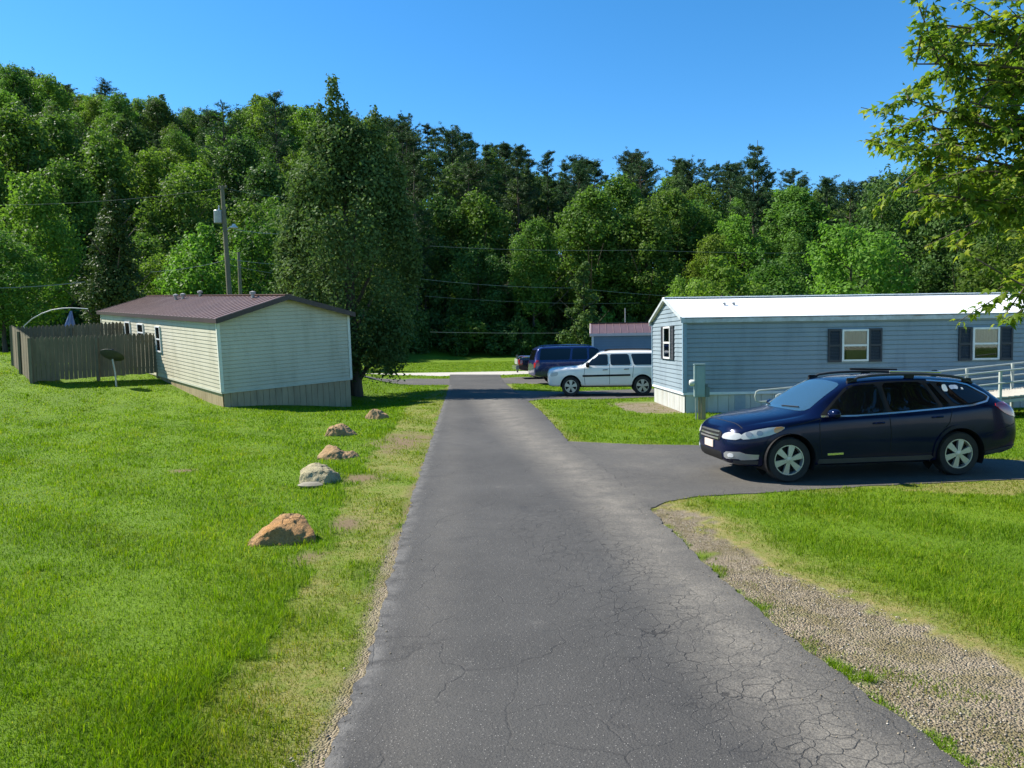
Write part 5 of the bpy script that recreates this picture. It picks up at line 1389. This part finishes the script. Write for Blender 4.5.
    def mirror(s, x, z, mat, sz=(.085, .12, .075)):
        for sg in (-1, 1):
            p, n = s.hit(x, z, 'y', sg); bm = bmesh.new()
            bmesh.ops.create_uvsphere(bm, u_segments=20, v_segments=12, radius=1)
            for v in bm.verts:
                c = v.co; c.x = math.copysign(abs(c.x) ** .8, c.x)
                if c.x > .5: c.x = .5
                v.co = Vector((c.x * sz[0], c.y * sz[1], c.z * sz[2] * (1 + .15 * c.y * sg)))
                v.co += p + Vector((-.02, sg * .13, .035))
            me = bpy.data.meshes.new('wing_mirror'); bm.to_mesh(me); bm.free(); me.materials.append(mat)
            me.polygons.foreach_set('use_smooth', np.ones(len(me.polygons), dtype=bool)); o = link('wing_mirror', me, s.root)
            mb = MB(); mb.tube([p - Vector((0, sg * .02, .01)), p + Vector((-.01, sg * .06, .0))], [.035, .03], 8); mb.build('stalk', mat, o)
    def place(s, pf, pr, z=0.0, pitch=0):
        """pf, pr: ground points of the near-side front and rear wheel contacts (world)"""
        xa, xr = s.axles; d = (Vector(pr[:2]) - Vector(pf[:2])); a = math.atan2(d.y, d.x); k = 1.0
        near = -1                                            # local -y side
        loc = Vector(pf[:2]) - Vector((math.cos(a) * xa - math.sin(a) * near * (s.hw - .12), math.sin(a) * xa + math.cos(a) * near * (s.hw - .12)))
        s.root.location = (loc.x, loc.y, z); s.root.rotation_euler = (0, 0, a); return d.length / (xr - xa)

# ---- navy estate car (nearest, at right)
CARRIM, CARSPK, CARSPW = .67, 6, (.026, .050)
#  x     zb   ws    zm   wm    zbelt wb    ztop  wt
ST = [(.06, .40, .30, .52, .38, .60, .36, .66, .28),
      (.09, .32, .48, .50, .56, .66, .53, .76, .44),
      (.18, .25, .63, .50, .69, .745, .65, .86, .57),
      (.40, .22, .78, .52, .835, .825, .79, .925, .66),
      (.75, .22, .86, .55, .905, .89, .865, .975, .70),
      (1.10, .22, .88, .58, .91, .935, .875, 1.02, .70),
      (1.28, .22, .885, .60, .91, .955, .875, 1.06, .70),
      (1.42, .22, .89, .60, .91, .965, .875, 1.16, .69),
      (1.70, .22, .89, .60, .91, .985, .875, 1.345, .655),
      (1.96, .22, .89, .60, .91, .995, .875, 1.475, .63),
      (2.15, .22, .89, .60, .91, 1.00, .875, 1.515, .625),
      (2.60, .22, .89, .60, .91, 1.015, .875, 1.545, .63),
      (3.10, .22, .89, .60, .91, 1.035, .875, 1.545, .63),
      (3.55, .22, .885, .60, .91, 1.065, .87, 1.525, .62),
      (3.95, .24, .87, .60, .90, 1.10, .86, 1.485, .60),
      (4.20, .27, .85, .60, .885, 1.12, .84, 1.44, .58),
      (4.38, .29, .83, .60, .87, 1.12, .82, 1.34, .58),
      (4.55, .31, .80, .60, .85, 1.09, .79, 1.19, .60),
      (4.66, .33, .77, .60, .83, 1.03, .765, 1.08, .62),
      (4.74, .35, .72, .60, .78, .93, .72, .985, .60),
      (4.79, .40, .62, .58, .68, .74, .64, .80, .52)]
NAVY = carpaint('navy_pearl_paint', (.0025, .0065, .032), .14, .25, .16, dust=(.02, .02, .03), damt=.05, spec=.16)
car = Car('navy blue estate car with roof rails parked on the driveway', 'car', 'estate_car', 4.79, ST, (.93, 3.67), .345, NAVY)
W1 = [(1.52, 1.00), (1.60, 1.075), (1.80, 1.245), (1.98, 1.385), (2.10, 1.425), (2.44, 1.452), (2.47, 1.03), (2.1, 1.012), (1.7, .998)]
W2 = [(2.56, 1.035), (2.53, 1.455), (2.85, 1.466), (3.18, 1.462), (3.26, 1.30), (3.345, 1.095), (3.0, 1.058)]
W3 = [(3.27, 1.458), (3.33, 1.455), (3.55, 1.10), (3.42, 1.09)]
W4 = [(3.42, 1.452), (3.75, 1.425), (3.95, 1.38), (4.14, 1.255), (4.20, 1.215), (4.13, 1.165), (3.90, 1.125), (3.63, 1.105)]
car.both(car.patch, 'window_surround', [(1.42, .985), (1.60, 1.12), (1.95, 1.41), (2.1, 1.452), (2.6, 1.485), (3.2, 1.488), (3.8, 1.445), (3.99, 1.40), (4.22, 1.25), (4.28, 1.215), (4.18, 1.14), (3.9, 1.09), (3.3, 1.05), (2.6, 1.01), (2.0, .985)], 'y', 0, BLKP, .002, .05, 1)
car.both(car.strip, 'chrome_trim', [(1.45, .985), (2.0, .985), (2.6, 1.01), (3.3, 1.05), (3.9, 1.092), (4.18, 1.145), (4.27, 1.205), (4.23, 1.255), (3.99, 1.40), (3.8, 1.445), (3.3, 1.485)], .022, 'y', 0, CHROME, .006)
for w_, m_ in ((W1, GLS), (W2, GLT), (W3, GLT), (W4, GLT)): car.both(car.patch, 'window', w_, 'y', 0, m_, .007, .05, 1)
for sg in (-1, 1): car.strip('quarter_divider', [(3.245, 1.465), (3.32, 1.30), (3.41, 1.085)], .03, 'y', sg, BLKP, .009)
car.patch('windscreen', [(1.22, -.55), (1.17, -.28), (1.155, 0), (1.17, .28), (1.22, .55), (1.33, .66), (1.85, .565), (1.935, .50), (1.955, 0), (1.935, -.50), (1.85, -.565), (1.33, -.66)], 'z', 1, WSG, .004, .06, 1)
for sy in (-1, 1):
    h0, n0_ = car.hit(1.24, .05 * sy + .3 * (sy > 0), 'z', 1); h1, n1_ = car.hit(1.30, .52 * sy + .05, 'z', 1); mb = MB(); mb.tube([h0 + n0_ * .015, h1 + n1_ * .02], .009, 6); mb.build('wiper', BLKP, car.root)
car.patch('rear_window', [(4.22, -.48), (4.24, .48), (4.52, .54), (4.52, -.54)], 'z', 1, GLT, .004, .06, 1)
car.both(car.patch, 'headlight', [(.24, .655), (.42, .675), (.66, .73), (.85, .815), (.86, .855), (.66, .845), (.42, .80), (.27, .745)], 'y', 0, LENS, .006, .035, 1)
car.both(car.patch, 'indicator', [(.70, .745), (.84, .815), (.85, .85), (.70, .845)], 'y', 0, AMB, .009, .03, 1)
for sg in (-1, 1):
    car.patch('headlight', [(sg * .42, .655), (sg * .56, .645), (sg * .70, .65), (sg * .72, .74), (sg * .56, .76), (sg * .44, .72)], 'x', -1, LENS, .007, .03, 1)
    car.patch('fog_lamp_bezel', [(sg * .46, .34), (sg * .74, .36), (sg * .745, .47), (sg * .48, .45)], 'x', -1, ALLOY, .008, .03, 1)
    car.patch('fog_lamp', [(sg * .54, .375), (sg * .63, .378), (sg * .635, .435), (sg * .55, .43)], 'x', -1, WHL, .014, .02, 2)
for sg in (-1, 1):
    for (hx, hz) in ((.36, .735), (.50, .755)):
        car.patch('headlamp_reflector', [(hx + .045 * math.cos(a), hz + .04 * math.sin(a)) for a in np.linspace(0, 6.28, 13)[:-1]], 'y', sg, simple('lamp_bezel', (.26, .27, .28), rough=.2, metal=.3), .011, .03)
car.patch('grille', [(-.38, .60), (.38, .60), (.40, .72), (.34, .755), (-.34, .755), (-.40, .72)], 'x', -1, BLKP, .006, .04, 1)
for zz in (.63, .68, .735): car.patch('grille_bar', [(-.34, zz - .012), (.34, zz - .012), (.34, zz + .012), (-.34, zz + .012)], 'x', -1, CHROME, .016, .05, 0)
car.patch('lower_intake', [(-.40, .30), (.40, .30), (.42, .44), (-.42, .44)], 'x', -1, BLKP, .006, .05, 1)
car.patch('licence_plate', [(-.16, .475), (.16, .475), (.16, .585), (-.16, .585)], 'x', -1, simple('front_plate', (.62, .55, .45), (.55, .40, .34), 7, .5), .018, .06, 0)
car.both(car.patch, 'fog_trim', [(.22, .335), (.50, .36), (.56, .43), (.26, .44)], 'y', 0, ALLOY, .007, .03, 1)
car.both(car.patch, 'sill_cladding', [(1.35, .20), (3.24, .20), (3.24, .345), (1.35, .345)], 'y', 0, DGREY, .012, .06, 1)
car.both(car.patch, 'bumper_cladding', [(.08, .22), (.52, .22), (.54, .34), (.10, .33)], 'y', 0, DGREY, .008, .05, 1)
car.both(car.patch, 'rear_cladding', [(4.10, .26), (4.74, .33), (4.76, .45), (4.10, .36)], 'y', 0, DGREY, .008, .05, 1)
for gp in ([(1.44, .36), (1.40, .60), (1.40, .90), (1.46, .985)], [(2.52, .36), (2.54, .70), (2.515, 1.02)], [(3.26, .40), (3.30, .60), (3.50, .84), (3.56, 1.07)], [(1.44, .36), (2.0, .36), (3.26, .38)], [(.90, .845), (1.2, .905), (1.42, .955)], [(4.12, .62), (4.45, .72), (4.66, .78)]):
    car.both(car.strip, 'panel_gap', gp, .011, 'y', 0, GAP, .0015)
car.strip('panel_gap', [(.30, -.66), (.24, -.3), (.225, 0), (.24, .3), (.30, .66)], .012, 'z', 1, GAP, .0015)
car.both(car.strip, 'door_badge_strip', [(1.52, .415), (1.77, .420)], .030, 'y', 0, CHROME, .010)
car.both(car.strip, 'side_crease', [(1.45, .665), (2.4, .70), (3.2, .74)], .012, 'y', 0, NAVY, .007)
for ax in car.axles:
    for sg in (-1, 1):
        r0, r1 = .345 * 1.135, .345 * 1.135 + .055; k = 22; a0, a1 = R(-12), R(192)
        P_ = [(ax + r0 * math.cos(a0 + (a1 - a0) * i / k), .36 + r0 * math.sin(a0 + (a1 - a0) * i / k)) for i in range(k + 1)]; Q_ = [(ax + r1 * math.cos(a0 + (a1 - a0) * i / k), .36 + r1 * math.sin(a0 + (a1 - a0) * i / k)) for i in range(k + 1)]
        car.patch('arch_flare', P_ + Q_[::-1], 'y', sg, NAVY, .016, .05, 0)
car.handle(2.34, .865, NAVY); car.handle(3.30, .93, NAVY); car.mirror(1.60, 1.0, NAVY)
car.both(car.patch, 'tail_light', [(4.27, 1.10), (4.45, 1.13), (4.62, 1.10), (4.73, .99), (4.74, .90), (4.60, .895), (4.42, .975)], 'y', 0, REDL, .010, .03, 1)
car.both(car.patch, 'reversing_lens', [(4.60, .925), (4.73, .925), (4.74, .89), (4.66, .885)], 'y', 0, WHL, .010, .03, 0)
car.patch('tail_plate_panel', [(-.35, .72), (.35, .72), (.35, .90), (-.35, .90)], 'x', 1, BLKP, .006, .05, 1)
for sg in (-1, 1):                                   # roof rails and stowed crossbars
    mb = MB(); pp = []
    for x_ in np.linspace(2.02, 4.12, 12):
        h, n_ = car.hit(x_, sg * .56, 'z', 1); e = min(1, min(x_ - 2.02, 4.12 - x_) / .22); pp.append(h + Vector((0, 0, .012 + .05 * e)))
    mb.tube(pp, .022, 8); rail = mb.build('roof_rail', DGREY, car.root, smooth=True)
    for x_ in (2.10, 3.05, 4.02):
        h, n_ = car.hit(x_, sg * .56, 'z', 1); mb = MB(); mb.box(h + Vector((0, 0, .03)), (.16, .04, .07)); mb.build('rail_foot', BLKP, rail, bevel=.01)
    mb = MB(); h0, _n = car.hit(2.75, sg * .53, 'z', 1); h1, _n = car.hit(3.60, sg * .53, 'z', 1); mb.tube([h0 + Vector((0, 0, .10)), h1 + Vector((0, 0, .10))], .018, 6); mb.build('crossbar', CHROME if sg < 0 else BLKP, rail, smooth=True)
mb = MB(); h0, _n = car.hit(2.4, 0, 'z', 1); mb.box(h0 + Vector((1.5, 0, .03)), (.10, .02, .05)); mb.build('roof_antenna', BLKP, car.root, bevel=.008)
# white stickers on the rear quarter glass
car.patch('sticker', [(3.515, 1.375), (3.515, 1.305), (3.60, 1.305), (3.60, 1.375), (3.585, 1.415), (3.53, 1.41)], 'y', -1, STK, .010, .03, 1, rim=.001)
car.patch('sticker', [(3.655, 1.40), (3.64, 1.37), (3.66, 1.33), (3.72, 1.345), (3.78, 1.33), (3.80, 1.37), (3.78, 1.40)], 'y', -1, simple('pale_sticker', (.60, .62, .70), (.40, .45, .60), 20, .5), .010, .03, 1, rim=.001)
car.patch('sticker', [(3.845, 1.36), (3.875, 1.355), (3.875, 1.325), (3.845, 1.33)], 'y', -1, STK, .010, .03, 0, rim=.001)
mb = MB()                                             # seats and dash seen through the glass are behind dark panes; underbody
mb.box((2.35, 0, .24), (3.6, 1.30, .10)); mb.build('underbody', BLKP, car.root, bevel=.03)
k_ = car.place(G(782, 482.5) , G(959.5, 475.0), 0); car.root.scale = (.95, .95, .93); car.root.location += Vector((.13, .03, 0))
print('estate scale', k_)

# ---- boxy sport utilities and the pickup
def suv(label, name, paint, L, W, H, axles, wr, glass, hood=1.10, belt=1.12, bed=False, cat='car', cladd=None):
    w = W / 2; zb = .36
    S_ = [(.00, .50, w * .70, .62, w * .80, .80, w * .78, .90, w * .66), (.05, .40, w * .84, .62, w * .91, .90, w * .88, 1.0, w * .76), (.20, .36, w * .92, .66, w * .965, .97, w * .94, hood - .045, w * .82),
          (.50, zb, w * .96, .70, w * .99, 1.01, w * .955, hood - .025, w * .83), (1.05, zb, w * .97, .72, w, 1.05, w * .965, hood, w * .80), (1.35, zb, w * .97, .72, w, belt - .05, w * .965, hood + .03, w * .80),
          (1.50, zb, w * .97, .72, w, belt - .03, w * .965, hood + .12, w * .80), (1.80, zb, w * .97, .72, w, belt - .01, w * .965, H - .28, w * .79), (2.08, zb, w * .97, .72, w, belt, w * .965, H - .07, w * .78), (2.25, zb, w * .97, .72, w, belt, w * .965, H - .035, w * .78)]
    if not bed:
        S_ += [(2.8, zb, w * .97, .72, w, belt, w * .965, H - .03, w * .785), (L - 1.2, zb, w * .97, .72, w, belt, w * .965, H - .03, w * .785), (L - .45, zb + .02, w * .965, .72, w, belt, w * .96, H - .05, w * .78),
               (L - .24, zb + .03, w * .95, .72, w * .99, belt, w * .95, H - .10, w * .77), (L - .12, .42, w * .93, .72, w * .97, belt - .02, w * .93, H - .42, w * .76), (L - .05, .44, w * .90, .72, w * .95, belt - .05, w * .90, belt + .05, w * .80), (L, .50, w * .80, .70, w * .86, belt - .25, w * .82, belt - .15, w * .70)]
    else:
        S_ += [(2.8, zb, w * .97, .72, w, belt, w * .965, H - .03, w * .785), (3.30, zb, w * .97, .72, w, belt, w * .965, H - .05, w * .78), (3.50, zb, w * .97, .72, w, belt, w * .965, H - .25, w * .74), (3.60, zb, w * .97, .72, w, belt, w * .965, belt + .04, w * .80), (3.66, zb, w * .97, .72, w, belt, w * .965, belt - .01, w * .86),
               (4.3, zb, w * .97, .72, w, belt, w * .965, belt - .01, w * .86), (L - .4, .42, w * .97, .72, w, belt, w * .965, belt - .01, w * .86), (L - .12, .46, w * .95, .72, w * .985, belt - .01, w * .95, belt - .02, w * .86), (L - .04, .50, w * .92, .72, w * .97, belt - .04, w * .93, belt - .05, w * .84), (L, .54, w * .86, .72, w * .92, belt - .12, w * .88, belt - .1, w * .78)]
    c = Car(label, cat, name, L, S_, axles, wr, paint)
    Ht = H - .14
    def wd(a, b, lean0=0, lean1=0): return [(a, belt + .03), (a + lean0, Ht), (b + lean1, Ht), (b, belt + .03)]
    if bed: ws_ = [wd(1.58, 2.40, .42, 0), wd(2.48, 3.30, 0, -.05)]
    else: ws_ = [wd(1.58, 2.44, .42, -.02), wd(2.54, 3.34, -.02, -.10), wd(3.46, L - .28, -.12, -.10)]
    for ww in ws_:
        c.both(c.patch, 'window', ww, 'y', 0, glass, .006, .06, 1)
    c.patch('windscreen', [(1.42, -w * .72), (1.36, 0), (1.42, w * .72), (2.0, w * .62), (2.04, 0), (2.0, -w * .62)], 'z', 1, WSG, .004, .08, 1)
    for gp in ([(1.52, .44), (1.48, .8), (1.52, belt - .02)], [(2.49, .44), (2.49, 1.2)], [(3.40, .46), (3.40, .72), (3.40 if bed else 3.44, belt)]): c.both(c.strip, 'panel_gap', gp, .014, 'y', 0, GAP, .0015)
    c.both(c.patch, 'sill_cladding', [(1.35, .34), (axles[1] - .45, .34), (axles[1] - .45, .46), (1.35, .46)], 'y', 0, DGREY, .010, .08, 0)
    if cladd: c.both(c.strip, 'side_moulding', [(1.42, .76), (axles[1] - .48, .78)], .07, 'y', 0, BLKP, .014)
    for ax in axles:
        for sg in (-1, 1):
            r0, r1 = wr * 1.135, wr * 1.135 + .075; k = 18; a0, a1 = R(-4), R(184)
            P_ = [(ax + r0 * math.cos(a0 + (a1 - a0) * i / k), wr + .015 + r0 * math.sin(a0 + (a1 - a0) * i / k)) for i in range(k + 1)]; Q_ = [(ax + r1 * math.cos(a0 + (a1 - a0) * i / k), wr + .015 + r1 * math.sin(a0 + (a1 - a0) * i / k)) for i in range(k + 1)]
            c.patch('arch_flare', P_ + Q_[::-1], 'y', sg, paint, .022, .06, 0)
    c.both(c.patch, 'headlight', [(.12, .74), (.42, .78), (.46, .92), (.16, .90)], 'y', 0, LENS, .006, .04, 1)
    for sg in (-1, 1): c.patch('headlight', [(sg * w * .48, .72), (sg * w * .84, .72), (sg * w * .84, .86), (sg * w * .5, .86)], 'x', -1, LENS, .008, .04, 1)
    c.patch('grille', [(-w * .44, .68), (w * .44, .68), (w * .44, .86), (-w * .44, .86)], 'x', -1, BLKP, .006, .05, 1)
    c.patch('lower_intake', [(-w * .5, .47), (w * .5, .47), (w * .5, .58), (-w * .5, .58)], 'x', -1, BLKP, .006, .05, 1)
    c.both(c.patch, 'tail_light', [(L - .26, .92), (L - .04, .92), (L - .10, 1.22), (L - .26, 1.22)] if not bed else [(L - .22, .74), (L - .02, .74), (L - .04, 1.02), (L - .22, 1.02)], 'y', 0, REDL, .010, .04, 1)
    for sg in (-1, 1):
        c.patch('tail_light', [(sg * w * .78, .84), (sg * w * .93, .84), (sg * w * .93, 1.10), (sg * w * .78, 1.10)], 'x', 1, REDL, .012, .04, 1)
    c.handle(2.32, .98, BLKP if cladd else paint); c.handle(3.16, 1.0, BLKP if cladd else paint); c.mirror(1.66, belt + .02, BLKP, (.10, .12, .10))
    mb = MB(); mb.box((L / 2, 0, .38), (L * .72, W * .62, .12)); mb.build('underbody', BLKP, c.root, bevel=.03)
    if not bed:
        c.patch('rear_window', [(-w * .62, belt + .02), (w * .62, belt + .02), (w * .60, H - .20), (-w * .60, H - .20)], 'x', 1, GLT, .006, .06, 1)
        for sg in (-1, 1):
            mb = MB(); pp = []
            for x_ in np.linspace(2.3, L - .5, 10):
                h, n_ = c.hit(x_, sg * w * .62, 'z', 1); e = min(1, min(x_ - 2.3, L - .5 - x_) / .2); pp.append(h + Vector((0, 0, .01 + .05 * e)))
            mb.tube(pp, .02, 6); mb.build('roof_rail', BLKP if cladd else paint, c.root, smooth=True)
    return c
CARRIM, CARSPK, CARSPW = .66, 5, (.030, .075)
WHITE = carpaint('white_paint', (.76, .735, .69), .3, 0, .8, (.5, .48, .44), .25)
wsuv = suv('white sport utility with black side mouldings beside the blue home', 'sport_utility', WHITE, 4.85, 1.86, 1.70, (.95, 3.79), .37, GLS, cladd=True)
pf = G(571, 396.2); pr = G(642.5, 395.6)
k_ = wsuv.place(pf, pr, 0); print('white suv scale', k_, pf, pr)
wsuv.root.scale = (k_, k_, k_ * 1.07)
wsuv.root.location = Vector(pf[:2]).to_3d() - (Matrix.Rotation(wsuv.root.rotation_euler.z, 4, 'Z') @ Vector((.95, -(wsuv.hw - .12), 0))) * k_
wsuv.root.location.z = pf.z
BLUE = carpaint('dark_blue_paint', (.010, .018, .105), .24, .3, 1, (.05, .05, .07), .2)
bsuv = suv('large dark blue sport utility with its tail to the road', 'sport_utility', BLUE, 5.25, 2.0, 1.92, (1.0, 4.05), .39, GLT, 1.18, 1.2)
pb = AT(531.5, 385.2, 34.2); kb = .93
bsuv.root.scale = (kb,) * 3; bsuv.root.rotation_euler = (0, 0, R(180 + 9))
bsuv.root.location = Vector((pb.x, pb.y + .9, 0)) - Matrix.Rotation(R(189), 3, 'Z') @ Vector((5.25 * kb, 0, 0)); bsuv.root.location.z = gzf(pb.x, pb.y) + .012
BLACK = carpaint('black_navy_paint', (.006, .008, .016), .22, .2, 1, (.05, .05, .05), .2)
pk = suv('black pickup truck with a bright rear bumper behind the blue sport utility', 'pickup_truck', BLACK, 5.6, 1.96, 1.85, (1.0, 4.45), .38, GLT, 1.14, 1.12, True, 'pickup truck')
pp_ = AT(517.0, 381, 40.0)
pk.root.rotation_euler = (0, 0, R(186)); pk.root.location = Vector((pp_.x, pp_.y + .8, 0)) - Matrix.Rotation(R(186), 3, 'Z') @ Vector((5.6, 0, 0)); pk.root.location.z = .012
mb = MB(); mb.box((5.66, 0, .60), (.18, 1.86, .22)); mb.build('rear_bumper', CHROME, pk.root, bevel=.03)
mb = MB(); mb.box((5.62, 0, .92), (.03, 1.40, .30)); mb.build('tailgate', carpaint('tailgate_silver', (.55, .56, .58), .3, .3), pk.root, bevel=.012)
for sg in (-1, 1):
    mb = MB(); mb.tube([(3.75, sg * .86, 1.13), (3.85, sg * .86, 1.19), (5.3, sg * .86, 1.19), (5.4, sg * .86, 1.13)], .02, 6); mb.build('bed_rail', CHROME, pk.root, smooth=True)
